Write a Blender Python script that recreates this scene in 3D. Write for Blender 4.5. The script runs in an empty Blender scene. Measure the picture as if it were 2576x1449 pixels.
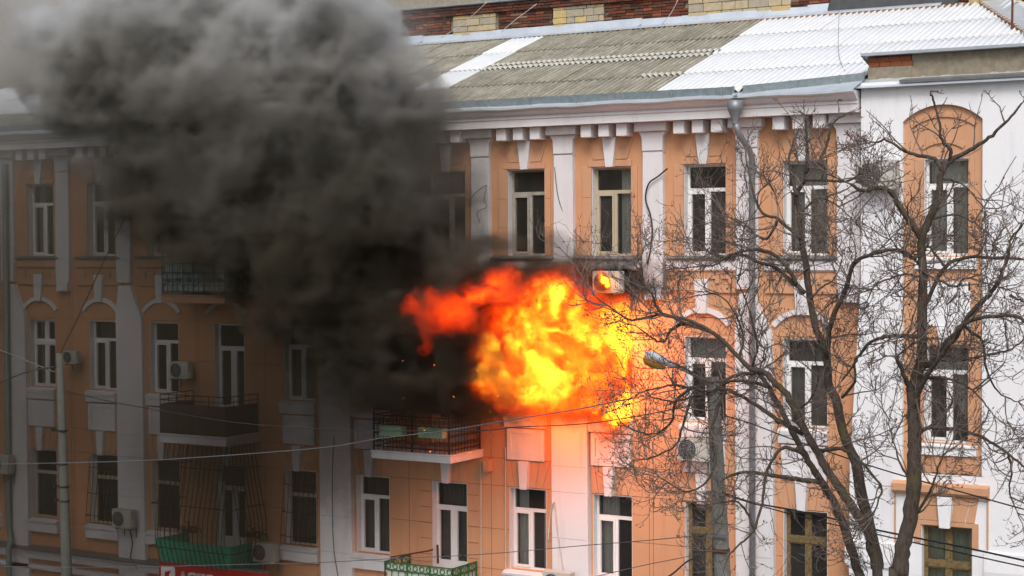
import bpy, bmesh, math, random
import numpy as np
from mathutils import Vector, Matrix

random.seed(7)
rng = np.random.default_rng(11)
SC = bpy.context.scene
COL = SC.collection

# ------------------------------------------------------------------ camera, world, sun, exposure
CAM = Vector((20.471, -34.349, 13.0))
R_ = Vector((0.85906754, 0.51184099, -0.004665)).normalized()
F_ = Vector((-0.51177479, 0.85871661, -0.02631246)).normalized()
U_ = R_.cross(F_).normalized()
R_ = F_.cross(U_).normalized()
cd = bpy.data.cameras.new('camera')
cam = bpy.data.objects.new('camera', cd)
COL.objects.link(cam)
M = Matrix((R_, U_, -F_)).transposed().to_4x4()
M.translation = CAM
cam.matrix_world = M
cd.sensor_width = 36.0
cd.lens = 4300.0 / 2576.0 * 36.0
cd.clip_start = 0.5
cd.clip_end = 3000
SC.camera = cam

SUN_EL, SUN_AZ = math.radians(48), math.radians(25)
w = bpy.data.worlds.new("World")
SC.world = w
w.use_nodes = True
wn = w.node_tree
bg = wn.nodes['Background']
sky = wn.nodes.new('ShaderNodeTexSky')
sky.sky_type = 'NISHITA'
sky.sun_disc = False
sky.sun_elevation = SUN_EL
sky.sun_rotation = math.pi - SUN_AZ
sky.air_density = 1.2
sky.dust_density = 4.0
wn.links.new(sky.outputs[0], bg.inputs[0])
bg.inputs[1].default_value = 0.13
sd = bpy.data.lights.new('sun', 'SUN')
sd.energy = 1.3
sd.angle = math.radians(25)
sd.color = (1.0, 0.975, 0.95)
sun = bpy.data.objects.new('sun', sd)
COL.objects.link(sun)
sun.rotation_euler = (math.radians(90) - SUN_EL, 0, SUN_AZ)   # from the street side, a little right
SC.view_settings.view_transform = 'Standard'
SC.view_settings.look = 'None'
SC.view_settings.exposure = 0.3
SC.view_settings.gamma = 1.0
SC.view_settings.use_curve_mapping = False
cy = SC.cycles
cy.use_denoising = True
cy.volume_bounces = 2
cy.max_bounces = 6
cy.diffuse_bounces = 3
cy.glossy_bounces = 2
cy.transparent_max_bounces = 16
cy.sample_clamp_indirect = 6
cy.volume_step_rate = 1.6
cy.use_adaptive_sampling = True
cy.adaptive_threshold = 0.02

# a picture position (2576 x 1449) to the point of the place it shows on the plane y = yy
PF = 4300.0
def at(px, py, yy=0.0):
    r = R_ * (px - 1288) - U_ * (py - 724.5) + F_ * PF
    t = (yy - CAM.y) / r.y
    return CAM + r * t

# ------------------------------------------------------------------ mesh helpers
class MB:
    def __init__(s):
        s.v = []; s.f = []; s.m = []
    def poly(s, pts, mi=0):
        n = len(s.v); s.v += [tuple(p) for p in pts]; s.f.append(tuple(range(n, n + len(pts)))); s.m.append(mi)
    def box(s, x0, x1, y0, y1, z0, z1, mi=0):
        n = len(s.v)
        s.v += [(x0, y0, z0), (x1, y0, z0), (x1, y1, z0), (x0, y1, z0), (x0, y0, z1), (x1, y0, z1), (x1, y1, z1), (x0, y1, z1)]
        for q in ((0, 1, 5, 4), (1, 2, 6, 5), (2, 3, 7, 6), (3, 0, 4, 7), (4, 5, 6, 7), (3, 2, 1, 0)):
            s.f.append(tuple(n + i for i in q)); s.m.append(mi)
    def prism(s, pts, y0, y1, mi=0):
        """front outline pts (x, z), anticlockwise seen from the street, y0 (front) to y1 (back)"""
        n = len(s.v); k = len(pts)
        s.v += [(x, y0, z) for x, z in pts] + [(x, y1, z) for x, z in pts]
        s.f.append(tuple(range(n, n + k))); s.m.append(mi)
        for i in range(k):
            j = (i + 1) % k
            s.f.append((n + j, n + i, n + k + i, n + k + j)); s.m.append(mi)
    def profile(s, pts, x0, x1, mi=0):
        """profile pts (y, z) run along x"""
        n = len(s.v); k = len(pts)
        s.v += [(x0, y, z) for y, z in pts] + [(x1, y, z) for y, z in pts]
        for i in range(k - 1):
            s.f.append((n + i, n + k + i, n + k + i + 1, n + i + 1)); s.m.append(mi)
        s.f.append(tuple(n + i for i in range(k))); s.m.append(mi)
        s.f.append(tuple(n + k + i for i in reversed(range(k)))); s.m.append(mi)
    def tube(s, path, rad, n=6, mi=0, cap=True):
        P = [Vector(p) for p in path]; k = len(P)
        if not hasattr(rad, '__len__'): rad = [rad] * k
        base = len(s.v); ref = None
        for i, p in enumerate(P):
            t = (P[min(i + 1, k - 1)] - P[max(i - 1, 0)])
            if t.length < 1e-9: t = Vector((0, 0, 1))
            t.normalize()
            if ref is None:
                ref = t.cross(Vector((0.31, 0.93, 0.17)))
                if ref.length < 1e-3: ref = t.cross(Vector((1, 0, 0)))
            a = (ref - t * ref.dot(t)).normalized(); ref = a; b = t.cross(a)
            for j in range(n):
                c = 2 * math.pi * j / n
                q = p + (a * math.cos(c) + b * math.sin(c)) * rad[i]
                s.v.append((q.x, q.y, q.z))
        for i in range(k - 1):
            for j in range(n):
                j2 = (j + 1) % n
                s.f.append((base + i * n + j, base + i * n + j2, base + (i + 1) * n + j2, base + (i + 1) * n + j)); s.m.append(mi)
        if cap:
            s.f.append(tuple(base + j for j in reversed(range(n)))); s.m.append(mi)
            s.f.append(tuple(base + (k - 1) * n + j for j in range(n))); s.m.append(mi)
    def mesh(s, name, mats, smooth=False):
        me = bpy.data.meshes.new(name)
        me.from_pydata(s.v, [], s.f)
        for m in (mats if isinstance(mats, (list, tuple)) else [mats]): me.materials.append(m)
        if any(s.m): me.polygons.foreach_set('material_index', s.m)
        if smooth: me.polygons.foreach_set('use_smooth', [True] * len(me.polygons))
        me.update()
        return me
    def build(s, name, mats, parent=None, smooth=False, bevel=0, fix=True):
        me = s.mesh(name, mats, smooth)
        if fix:
            bm = bmesh.new(); bm.from_mesh(me); bmesh.ops.recalc_face_normals(bm, faces=bm.faces); bm.to_mesh(me); bm.free()
        o = link(name, me, parent)
        if bevel:
            b = o.modifiers.new('bevel', 'BEVEL'); b.width = bevel; b.segments = 1; b.limit_method = 'ANGLE'
        return o

def link(name, data, parent=None, loc=None):
    o = bpy.data.objects.new(name, data); COL.objects.link(o)
    if parent is not None: o.parent = parent
    if loc is not None: o.location = loc
    return o
def empty(name, loc=(0, 0, 0)):
    o = bpy.data.objects.new(name, None); COL.objects.link(o); o.location = loc; return o
def tag(o, label=None, cat=None, group=None, kind=None):
    if label: o['label'] = label
    if cat: o['category'] = cat
    if group: o['group'] = group
    if kind: o['kind'] = kind
    return o

# ------------------------------------------------------------------ materials
def mat(name):
    m = bpy.data.materials.new(name); m.use_nodes = True
    return m, m.node_tree, m.node_tree.nodes['Principled BSDF']
def noise(nt, scale, detail=4, rough=0.55, vec=None, dist=0.0):
    n = nt.nodes.new('ShaderNodeTexNoise'); n.inputs['Scale'].default_value = scale
    n.inputs['Detail'].default_value = detail; n.inputs['Roughness'].default_value = rough; n.inputs['Distortion'].default_value = dist
    if vec is None:
        tc = nt.nodes.new('ShaderNodeTexCoord'); vec = tc.outputs['Object']
    nt.links.new(vec, n.inputs['Vector'])
    return n.outputs['Fac']
def mapping(nt, scale, src=None):
    mp = nt.nodes.new('ShaderNodeMapping'); mp.inputs['Scale'].default_value = scale
    if src is None:
        tc = nt.nodes.new('ShaderNodeTexCoord'); src = tc.outputs['Object']
    nt.links.new(src, mp.inputs['Vector']); return mp.outputs[0]
def mrange(nt, v, a, b, c=0.0, d=1.0):
    n = nt.nodes.new('ShaderNodeMapRange'); nt.links.new(v, n.inputs[0])
    for i, x in enumerate((a, b, c, d)): n.inputs[i + 1].default_value = x
    return n.outputs[0]
def mixc(nt, fac, a, b, mode='MIX'):
    n = nt.nodes.new('ShaderNodeMix'); n.data_type = 'RGBA'; n.blend_type = mode
    for s, x in ((0, fac), (6, a), (7, b)):
        if isinstance(x, (int, float)): n.inputs[s].default_value = x
        elif isinstance(x, tuple): n.inputs[s].default_value = (*x[:3], 1)
        else: nt.links.new(x, n.inputs[s])
    return n.outputs[2]
def math_(nt, op, a, b=None):
    n = nt.nodes.new('ShaderNodeMath'); n.operation = op
    for i, x in enumerate((a, b)):
        if x is None: continue
        if isinstance(x, (int, float)): n.inputs[i].default_value = x
        else: nt.links.new(x, n.inputs[i])
    return n.outputs[0]
def bump(nt, p, h, strength=0.3, dist=0.01):
    b = nt.nodes.new('ShaderNodeBump'); b.inputs['Strength'].default_value = strength; b.inputs['Distance'].default_value = dist
    nt.links.new(h, b.inputs['Height']); nt.links.new(b.outputs[0], p.inputs['Normal'])

def soot_mask(nt):
    """soot baked onto the facade round the burning window (an ellipse with a ragged edge, fixed on the wall)"""
    tc = nt.nodes.new('ShaderNodeTexCoord')
    sx = nt.nodes.new('ShaderNodeSeparateXYZ'); nt.links.new(tc.outputs['Object'], sx.inputs[0])
    out = None
    n = noise(nt, 1.6, 5, 0.6, tc.outputs['Object'])
    for (cx_, cz, rx, rz, a) in ((2.75, 12.1, 1.3, 0.6, 1.0), (0.3, 12.0, 1.9, 0.62, .85), (-2.6, 11.0, 2.6, 1.9, .9), (1.2, 12.75, .75, .55, .55), (-2.3, 14.5, 1.6, 1.3, .3), (-5.0, 7.9, 1.2, 1.6, .35)):
        dx = math_(nt, 'DIVIDE', math_(nt, 'SUBTRACT', sx.outputs[0], cx_), rx)
        dz = math_(nt, 'DIVIDE', math_(nt, 'SUBTRACT', sx.outputs[2], cz), rz)
        d = math_(nt, 'ADD', math_(nt, 'MULTIPLY', dx, dx), math_(nt, 'MULTIPLY', dz, dz))
        d = math_(nt, 'ADD', d, mrange(nt, n, 0.3, 0.7, -.6, .6))
        v = mrange(nt, d, 1.5, 0.3, 0, a)
        out = v if out is None else math_(nt, 'MAXIMUM', out, v)
    return out

def stucco(name, base, dark, soot=True, rough=0.9, fine=45, amt=1.0):
    m, nt, p = mat(name)
    big = noise(nt, 0.45, 5, 0.6)
    st = noise(nt, 1.0, 4, 0.65, mapping(nt, (3.2, 3.2, 0.35)))
    c = mixc(nt, mrange(nt, big, 0.35, 0.7, 0, 0.55 * amt), base, dark)
    c = mixc(nt, mrange(nt, st, 0.52, 0.78, 0, 0.5 * amt), c, tuple(x * 0.72 for x in dark))
    f = noise(nt, fine, 3, 0.6)
    c = mixc(nt, mrange(nt, f, 0.3, 0.7, 0, 0.22), c, tuple(x * 0.75 for x in base))
    if soot: c = mixc(nt, soot_mask(nt), c, (0.018, 0.012, 0.01))
    nt.links.new(c, p.inputs['Base Color']); p.inputs['Roughness'].default_value = rough
    h = math_(nt, 'ADD', f, math_(nt, 'MULTIPLY', noise(nt, 7, 4, 0.6), 1.5))
    bump(nt, p, h, 0.35, 0.012)
    return m
def plain(name, base, rough=0.6, metal=0.0, var=0.3, scale=6, bumpy=0.2, dirt=None):
    m, nt, p = mat(name)
    n = noise(nt, scale, 5, 0.6)
    c = mixc(nt, mrange(nt, n, 0.3, 0.72, 0, 1), base, dirt if dirt else tuple(x * (1 - var) for x in base))
    nt.links.new(c, p.inputs['Base Color']); p.inputs['Roughness'].default_value = rough; p.inputs['Metallic'].default_value = metal
    if bumpy: bump(nt, p, noise(nt, scale * 8, 3), bumpy, 0.004)
    return m

ORANGE = stucco('orange_stucco', (0.62, 0.325, 0.18), (0.53, 0.255, 0.13))
ORANGE_T = stucco('orange_trim', (0.60, 0.335, 0.20), (0.50, 0.26, 0.14))
WHITE = stucco('white_stucco', (0.74, 0.73, 0.76), (0.60, 0.59, 0.61))
WHITE2 = stucco('bay_white_stucco', (0.81, 0.83, 0.87), (0.73, 0.745, 0.78), soot=False, amt=0.7)
JOINT = plain('joint_grime', (0.33, 0.17, 0.09), 0.95)  # grime-filled stucco joints, laid on as thin dark strips
JOINTW = plain('joint_grey', (0.42, 0.41, 0.42), 0.95)
FRAME = plain('white_frame', (0.78, 0.79, 0.80), 0.35, var=0.08, bumpy=0)
DULL = plain('sooty_frame', (0.42, 0.40, 0.36), 0.6, var=.4, scale=6, bumpy=0)
FRAMEC = plain('cream_frame', (0.48, 0.42, 0.31), 0.5, var=0.15, bumpy=0)
WOOD = plain('old_window_wood', (0.24, 0.165, 0.07), 0.7, var=0.6, scale=14, dirt=(0.07, 0.05, 0.02))
ZINC = plain('zinc_sheet', (0.62, 0.68, 0.74), 0.35, metal=0.35, var=0.2, scale=2.5, bumpy=0.05)
GUT = plain('galvanised_gutter', (0.27, 0.33, 0.36), 0.5, metal=0.3, var=0.35, scale=9)
PIPE = plain('grey_pipe', (0.27, 0.285, 0.31), 0.45, metal=0.4, var=0.2, scale=5, bumpy=0.03)
PIPEG = plain('green_grey_pipe', (0.24, 0.28, 0.26), 0.5, metal=0.2, var=0.2, scale=5, bumpy=0.05)
LEDGE = plain('ledge_metal', (0.24, 0.24, 0.24), 0.45, metal=0.3, var=0.3)
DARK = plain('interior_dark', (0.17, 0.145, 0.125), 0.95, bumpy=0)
CURT = plain('curtain_cloth', (0.82, 0.82, 0.80), 0.95, var=0.15, scale=3, bumpy=0)
CURTD = plain('curtain_brown', (0.30, 0.25, 0.21), 0.95, var=0.3, scale=3, bumpy=0)
CURTG = plain('curtain_green', (0.66, 0.74, 0.58), 0.95, var=0.2, scale=3, bumpy=0)
IRON = plain('dark_iron', (0.03, 0.028, 0.026), 0.6, metal=0.3, var=0.4, scale=20)
IRONB = plain('blue_iron', (0.02, 0.17, 0.25), 0.5, var=0.4, scale=20)
IRONR = plain('rusty_iron', (0.14, 0.05, 0.03), 0.8, var=0.5, scale=20)
GREEN = plain('green_paint', (0.035, 0.42, 0.24), 0.5, var=0.35, scale=4)
GREEN2 = plain('green_rail_paint', (0.02, 0.12, 0.03), 0.5, var=0.3, scale=10)
BOARDW = plain('pale_board', (0.55, 0.60, 0.52), 0.7, var=0.2, scale=4)
PALEG = plain('pale_green_box', (0.36, 0.56, 0.36), 0.7, var=0.3, scale=8)
BROWNP = plain('brown_panel', (0.075, 0.05, 0.035), 0.8, var=0.5, scale=5)
ACW = plain('ac_case', (0.52, 0.51, 0.47), 0.5, var=0.2, scale=5, bumpy=0)
ACD = plain('ac_grille', (0.06, 0.06, 0.06), 0.6, bumpy=0)
CONC = plain('pole_concrete', (0.27, 0.275, 0.25), 0.9, var=0.4, scale=9, bumpy=0.6, dirt=(0.16, 0.165, 0.15))
CONCD = plain('smoke_dimmed_pole', (0.095, 0.10, 0.088), 0.9, var=0.4, scale=9, bumpy=0.6, dirt=(0.07, 0.07, 0.062))  # concrete darkened in the colour, standing in for dimming by the smoke
CABLE = plain('cable_black', (0.02, 0.025, 0.025), 0.5, bumpy=0)
CABLEG = plain('cable_grey', (0.10, 0.115, 0.125), 0.45, bumpy=0)
CABLEW = plain('cable_white', (0.62, 0.60, 0.56), 0.6, bumpy=0)
RED = plain('sign_red', (0.52, 0.012, 0.014), 0.4, var=0.2, scale=3, bumpy=0)
SIGNW = plain('sign_white', (0.8, 0.8, 0.8), 0.5, var=0.05, bumpy=0)
TAR = plain('tar_sheet', (0.075, 0.08, 0.085), 0.5, var=0.3, scale=5, bumpy=0.5)
RENDER_ = plain('bare_render', (0.30, 0.265, 0.20), 0.95, var=0.4, scale=7, bumpy=0.6)
MORTAR = plain('mortar', (0.30, 0.27, 0.21), 0.95, var=0.35, scale=10, bumpy=0.6)
BRICK = [plain('brick_%s' % n, c, 0.95, var=0.45, scale=22, bumpy=0.5) for n, c in
         (('red', (0.20, 0.055, 0.03)), ('dark', (0.085, 0.035, 0.025)), ('brown', (0.14, 0.065, 0.04)), ('orange', (0.30, 0.095, 0.04)), ('buff', (0.27, 0.17, 0.10)))]
STONE = [plain('stone_%s' % n, c, 0.95, var=0.25, scale=9, bumpy=0.7) for n, c in
         (('cream', (0.50, 0.42, 0.28)), ('grey', (0.40, 0.36, 0.27)), ('yellow', (0.56, 0.43, 0.20)))]
FOAM = plain('rusty_foam', (0.42, 0.19, 0.05), 0.9, var=0.5, scale=20)
BARK = None
def bark():
    m, nt, p = mat('bark')
    n = noise(nt, 5, 5, 0.6); n2 = noise(nt, 30, 3, 0.6, mapping(nt, (1, 1, 0.25)))
    moss = noise(nt, 2.1, 4, 0.65)
    c = mixc(nt, mrange(nt, n2, 0.35, 0.65), (0.085, 0.062, 0.048), (0.035, 0.025, 0.019))
    c = mixc(nt, mrange(nt, n, 0.4, 0.7, 0, 0.4), c, (0.12, 0.10, 0.085))
    c = mixc(nt, mrange(nt, moss, 0.54, 0.68, 0, 0.7), c, (0.095, 0.09, 0.022))
    nt.links.new(c, p.inputs['Base Color']); p.inputs['Roughness'].default_value = 0.95
    bump(nt, p, n2, 0.9, 0.02); return m
BARK = bark()
TWIG = plain('twig_bark', (0.19, 0.15, 0.13), 0.8, var=0.55, scale=2.5, bumpy=0)
BUD = plain('dry_leaf', (0.15, 0.045, 0.02), 0.8, var=0.4, scale=6, bumpy=0)

def glass():
    m = bpy.data.materials.new('window_glass'); m.use_nodes = True; nt = m.node_tree; nt.nodes.clear()
    o = nt.nodes.new('ShaderNodeOutputMaterial'); mx = nt.nodes.new('ShaderNodeMixShader')
    tr = nt.nodes.new('ShaderNodeBsdfTransparent'); tr.inputs[0].default_value = (0.82, 0.84, 0.82, 1)
    gl = nt.nodes.new('ShaderNodeBsdfGlossy'); gl.inputs['Roughness'].default_value = 0.05; gl.inputs[0].default_value = (.9, .92, .95, 1)
    fr = nt.nodes.new('ShaderNodeFresnel'); fr.inputs[0].default_value = 1.45
    tc = nt.nodes.new('ShaderNodeTexCoord'); n = nt.nodes.new('ShaderNodeTexNoise'); n.inputs['Scale'].default_value = 1.3
    nt.links.new(tc.outputs['Object'], n.inputs[0])
    b = nt.nodes.new('ShaderNodeBump'); b.inputs['Strength'].default_value = 0.15; b.inputs['Distance'].default_value = 0.1
    nt.links.new(n.outputs['Fac'], b.inputs['Height']); nt.links.new(b.outputs[0], gl.inputs['Normal'])
    df = nt.nodes.new('ShaderNodeBsdfDiffuse'); oi = nt.nodes.new('ShaderNodeObjectInfo'); n3 = noise(nt, .9, 3, .6); nt.links.new(mixc(nt, math_(nt, 'MULTIPLY', oi.outputs['Random'], mrange(nt, n3, .35, .65, .3, 1)), (.05, .048, .045), (.20, .195, .185)), df.inputs[0]); m2 = nt.nodes.new('ShaderNodeMixShader'); m2.inputs[0].default_value = .30  # grey diffuse tone per pane, painted in place of varied reflections
    nt.links.new(tr.outputs[0], m2.inputs[1]); nt.links.new(df.outputs[0], m2.inputs[2])
    nt.links.new(fr.outputs[0], mx.inputs[0]); nt.links.new(m2.outputs[0], mx.inputs[1]); nt.links.new(gl.outputs[0], mx.inputs[2])
    nt.links.new(mx.outputs[0], o.inputs[0]); return m
GLASS = glass()

def sheet_mat(name, base, old):
    m, nt, p = mat(name)
    oi = nt.nodes.new('ShaderNodeObjectInfo')
    tc = nt.nodes.new('ShaderNodeTexCoord')
    off = nt.nodes.new('ShaderNodeVectorMath'); off.operation = 'ADD'
    cmb = nt.nodes.new('ShaderNodeCombineXYZ')
    nt.links.new(math_(nt, 'MULTIPLY', oi.outputs['Random'], 57.0), cmb.inputs[0])
    nt.links.new(tc.outputs['Object'], off.inputs[0]); nt.links.new(cmb.outputs[0], off.inputs[1])
    n1 = noise(nt, 2.2, 5, 0.65, off.outputs[0]); n2 = noise(nt, 28, 3, 0.6, off.outputs[0])
    st = noise(nt, 1.0, 4, 0.6, mapping(nt, (14, 0.8, 0.8), off.outputs[0]))
    if old:
        c = mixc(nt, mrange(nt, n1, 0.35, 0.7), (0.40, 0.395, 0.325), (0.21, 0.20, 0.15))
        c = mixc(nt, mrange(nt, st, 0.42, 0.72, 0, 0.75), c, (0.085, 0.072, 0.048))
        c = mixc(nt, mrange(nt, n2, 0.45, 0.7, 0, 0.6), c, (0.35, 0.33, 0.28))
        c = mixc(nt, mrange(nt, noise(nt, 9, 4, 0.6, off.outputs[0]), 0.62, 0.75, 0, 0.5), c, (0.20, 0.13, 0.04))
    else:
        c = mixc(nt, mrange(nt, n1, 0.35, 0.75, 0, 1), base, tuple(x * 0.86 for x in base))
        c = mixc(nt, mrange(nt, st, 0.5, 0.8, 0, 0.35), c, tuple(x * 0.72 for x in base))
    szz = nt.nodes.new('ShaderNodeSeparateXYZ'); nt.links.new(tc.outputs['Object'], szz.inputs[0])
    c = mixc(nt, mrange(nt, szz.outputs[2], 0.012, -0.03, 0, 0.85 if old else 0.6), c, (0.05, 0.042, 0.03) if old else (0.30, 0.33, 0.36))  # troughs darkened in the colour, painted shade that makes the ridges show
    c = mixc(nt, mrange(nt, oi.outputs['Random'], 0, 1, 0, 0.22), c, (0.10, 0.10, 0.09) if old else tuple(x * .8 for x in base))
    nt.links.new(c, p.inputs['Base Color']); p.inputs['Roughness'].default_value = 0.9 if old else 0.45
    bump(nt, p, n2, 0.4, 0.005)
    return m
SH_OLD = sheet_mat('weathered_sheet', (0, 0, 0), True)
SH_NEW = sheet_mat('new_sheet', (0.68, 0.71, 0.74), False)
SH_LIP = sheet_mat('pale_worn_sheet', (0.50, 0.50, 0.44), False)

# ------------------------------------------------------------------ ground
g = MB(); g.poly([(-400, -400, 0), (400, -400, 0), (400, 500, 0), (-400, 500, 0)])
tag(g.build('ground', plain('ground_earth', (0.10, 0.095, 0.085), 0.95, scale=0.4), fix=False), kind='structure')
g = MB(); g.poly([(-200, -20, 0.004), (200, -20, 0.004), (200, -9.8, 0.004), (-200, -9.8, 0.004)])
tag(g.build('road', plain('asphalt', (0.05, 0.05, 0.052), 0.9, scale=3), fix=False), kind='structure')
g = MB(); g.box(-200, 200, -9.8, -0.002, -0.05, 0.13)
tag(g.build('pavement', plain('paving', (0.22, 0.21, 0.2), 0.9, scale=4)), kind='structure')

# ------------------------------------------------------------------ apartment building
B = empty('apartment_building')
tag(B, 'long orange and white stucco apartment block with cornice, balconies and corrugated roof, on fire', 'building')
CX = [-19.85, -17.58, -15.32, -13.02, -10.80, -8.56, -6.26, -4.02, -1.77, 0.40, 2.63, 4.93, 7.25]
PIL3 = [-18.8, -16.55, -14.40, -12.14, -9.9, -7.68, -5.4, -3.12, -0.80, 1.44, 3.71, 5.96, 8.24]
XL, XR, XBAY = -21.5, 15.5, 8.62
Z3 = (12.70, 14.70); Z2 = (9.03, 10.93); Z1 = (5.34, 7.27)
HW = 0.50
def win_z(col, fl):
    if fl == 3: return (11.75, 14.70) if abs(col + 8.56) < .1 else Z3
    if fl == 2: return (8.2, 10.93) if (abs(col + 8.56) < .1 or abs(col + 1.77) < .1) else Z2
    return (4.75, 7.27) if (abs(col + 1.77) < .1 or abs(col + 8.56) < .1) else Z1
holes = []
for c in CX:
    for fl in (1, 2, 3):
        z0, z1 = win_z(c, fl); holes.append((c - HW, c + HW, z0, z1))
def wall_grid(x0, x1, z0, z1, holes, y, depth, name, m):
    mb = MB()
    xs = sorted({x0, x1, *[h[0] for h in holes], *[h[1] for h in holes]})
    for i in range(len(xs) - 1):
        a, b = xs[i], xs[i + 1]; mid = (a + b) / 2
        hs = sorted([(h[2], h[3]) for h in holes if h[0] < mid < h[1]])
        z = z0
        for lo, hi in hs:
            if lo > z: mb.poly([(a, y, z), (b, y, z), (b, y, lo), (a, y, lo)])
            z = hi
        if z < z1: mb.poly([(a, y, z), (b, y, z), (b, y, z1), (a, y, z1)])
    for (a, b, lo, hi) in holes:
        for q in (((a, y, lo), (a, y + depth, lo), (a, y + depth, hi), (a, y, hi)), ((b, y, lo), (b, y, hi), (b, y + depth, hi), (b, y + depth, lo)),
                  ((a, y, hi), (a, y + depth, hi), (b, y + depth, hi), (b, y, hi)), ((a, y, lo), (b, y, lo), (b, y + depth, lo), (a, y + depth, lo))):
            mb.poly(q)
    return mb.build(name, m, B, fix=False)
wall_grid(XL, XBAY + .3, 0.13, 15.75, holes, 0.0, 0.3, 'wall', ORANGE)
# end wall, back, rooms behind the windows
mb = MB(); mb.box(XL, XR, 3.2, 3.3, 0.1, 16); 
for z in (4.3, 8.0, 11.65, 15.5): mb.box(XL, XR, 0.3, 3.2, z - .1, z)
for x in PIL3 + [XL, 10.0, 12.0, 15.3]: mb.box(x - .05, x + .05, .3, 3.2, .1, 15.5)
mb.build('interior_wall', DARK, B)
mb = MB(); mb.box(XL - .3, XL - .001, 0, 12, 0.13, 15.9); mb.box(XR + .001, XR + .3, -.4, 12, 0.13, 16.5); mb.build('end_wall', ORANGE, B)

# windows --------------------------------------------------------
def win_meshes(style, w_, h, fm, key={}):
    k = (style, round(w_, 3), round(h, 3), fm.name)
    if k in key: return key[k]
    f = MB(); panes = []; x0, x1 = -w_ / 2, w_ / 2; y0, y1 = 0.0, 0.07; t = 0.047
    f.box(x0, x0 + t, y0, y1, 0, h); f.box(x1 - t, x1, y0, y1, 0, h); f.box(x0 + t, x1 - t, y0, y1, 0, t); f.box(x0 + t, x1 - t, y0, y1, h - t, h)
    if style == 'plastic':
        tz = h * 0.725
        f.box(x0 + t, x1 - t, y0 + .002, y1, tz - .04, tz + .04)
        mx = 0.02
        f.box(mx - .035, mx + .035, y0 + .002, y1, t, tz - .04)
        s = 0.05; a, b, c, d = x0 + t, mx - .035, t, tz - .04
        f.box(a, a + s, y0 - .02, y1 - .01, c, d); f.box(b - s, b, y0 - .02, y1 - .01, c, d); f.box(a + s, b - s, y0 - .02, y1 - .01, c, c + s); f.box(a + s, b - s, y0 - .02, y1 - .01, d - s, d)
        panes = [(x0 + t, x1 - t, tz + .04, h - t), (a + s, b - s, c + s, d - s), (mx + .035, x1 - t, t, tz - .04)]
    elif style == 'cross':
        tz = h * 0.66
        f.box(x0 + t, x1 - t, y0 - .03, y1, tz - .06, tz + .05)
        f.box(-.04, .04, y0 - .01, y1, t, tz - .06); f.box(-.04, .04, y0 - .01, y1, tz + .05, h - t)
        panes = [(x0 + t, -.04, t, tz - .06), (.04, x1 - t, t, tz - .06), (x0 + t, -.04, tz + .05, h - t), (.04, x1 - t, tz + .05, h - t)]
        for a, b, c, d in panes:
            s = .035
            f.box(a, a + s, y0, y1 - .02, c, d); f.box(b - s, b, y0, y1 - .02, c, d); f.box(a + s, b - s, y0, y1 - .02, c, c + s); f.box(a + s, b - s, y0, y1 - .02, d - s, d)
    elif style == 'door':
        tz = h - .62
        f.box(x0 + t, x1 - t, y0 + .002, y1, tz - .035, tz + .035)
        mx = .02; f.box(mx - .045, mx + .045, y0 + .002, y1, t, tz - .035)
        for a, b in ((x0 + t, mx - .045), (mx + .045, x1 - t)):
            s = .05; lo = .6
            f.box(a, a + s, y0 - .015, y1 - .01, t, tz - .035); f.box(b - s, b, y0 - .015, y1 - .01, t, tz - .035)
            f.box(a + s, b - s, y0 - .015, y1 - .01, t, lo); f.box(a + s, b - s, y0 - .015, y1 - .01, tz - .035 - s, tz - .035)
            panes.append((a + s, b - s, lo, tz - .035 - s))
        panes.append((x0 + t, x1 - t, tz + .035, h - t))
    elif style == 'single':
        tz = h * 0.66
        f.box(x0 + t, x1 - t, y0 + .002, y1, tz - .045, tz + .045)
        panes = [(x0 + t, x1 - t, tz + .045, h - t), (x0 + t, x1 - t, t, tz - .045)]
    fmesh = f.mesh('window', fm)
    pm = []
    for a, b, c, d in panes:
        q = MB(); q.poly([(a, .04, c), (b, .04, c), (b, .04, d), (a, .04, d)]); pm.append(q.mesh('pane', GLASS))
    key[k] = (fmesh, pm); return key[k]
def reveal_mesh(w_, h, dep, key={}):
    k = (w_, round(h, 3), dep)
    if k in key: return key[k]
    r = MB(); x0, x1 = -w_ / 2, w_ / 2; t = .012
    r.box(x0 + .001, x0 + t, -dep, 0, 0.001, h - .001); r.box(x1 - t, x1 - .001, -dep, 0, 0.001, h - .001); r.box(x0 + t, x1 - t, -dep, 0, h - t, h - .001)
    key[k] = r.mesh('reveal', WHITE); return key[k]
def curtain_mesh(w_, h, style, m):
    c = MB(); n = 40; pts = []
    for i in range(n + 1):
        x = -w_ / 2 + w_ * i / n; pts.append((x, .03 * math.sin(i * 1.35 + random.random() * .5)))
    for i in range(n):
        (xa, ya), (xb, yb) = pts[i], pts[i + 1]
        def bot(x):
            if style == 'full': return 0.02
            if style == 'swag': return h * (.08 + .75 * (0.5 - x / w_) ** 1.0) if x > -w_ * .5 else h
            if style == 'valance': return h * .62
            return 0.02
        if style == 'left' and xa > -w_ * .05: continue
        if style == 'right' and xa < w_ * .05: continue
        if style == 'sides' and abs(xa) < w_ * .2: continue
        c.poly([(xa, ya, bot(xa)), (xb, yb, bot(xb)), (xb, yb, h), (xa, ya, h)])
    return c.mesh('curtain', m, smooth=True)
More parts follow.
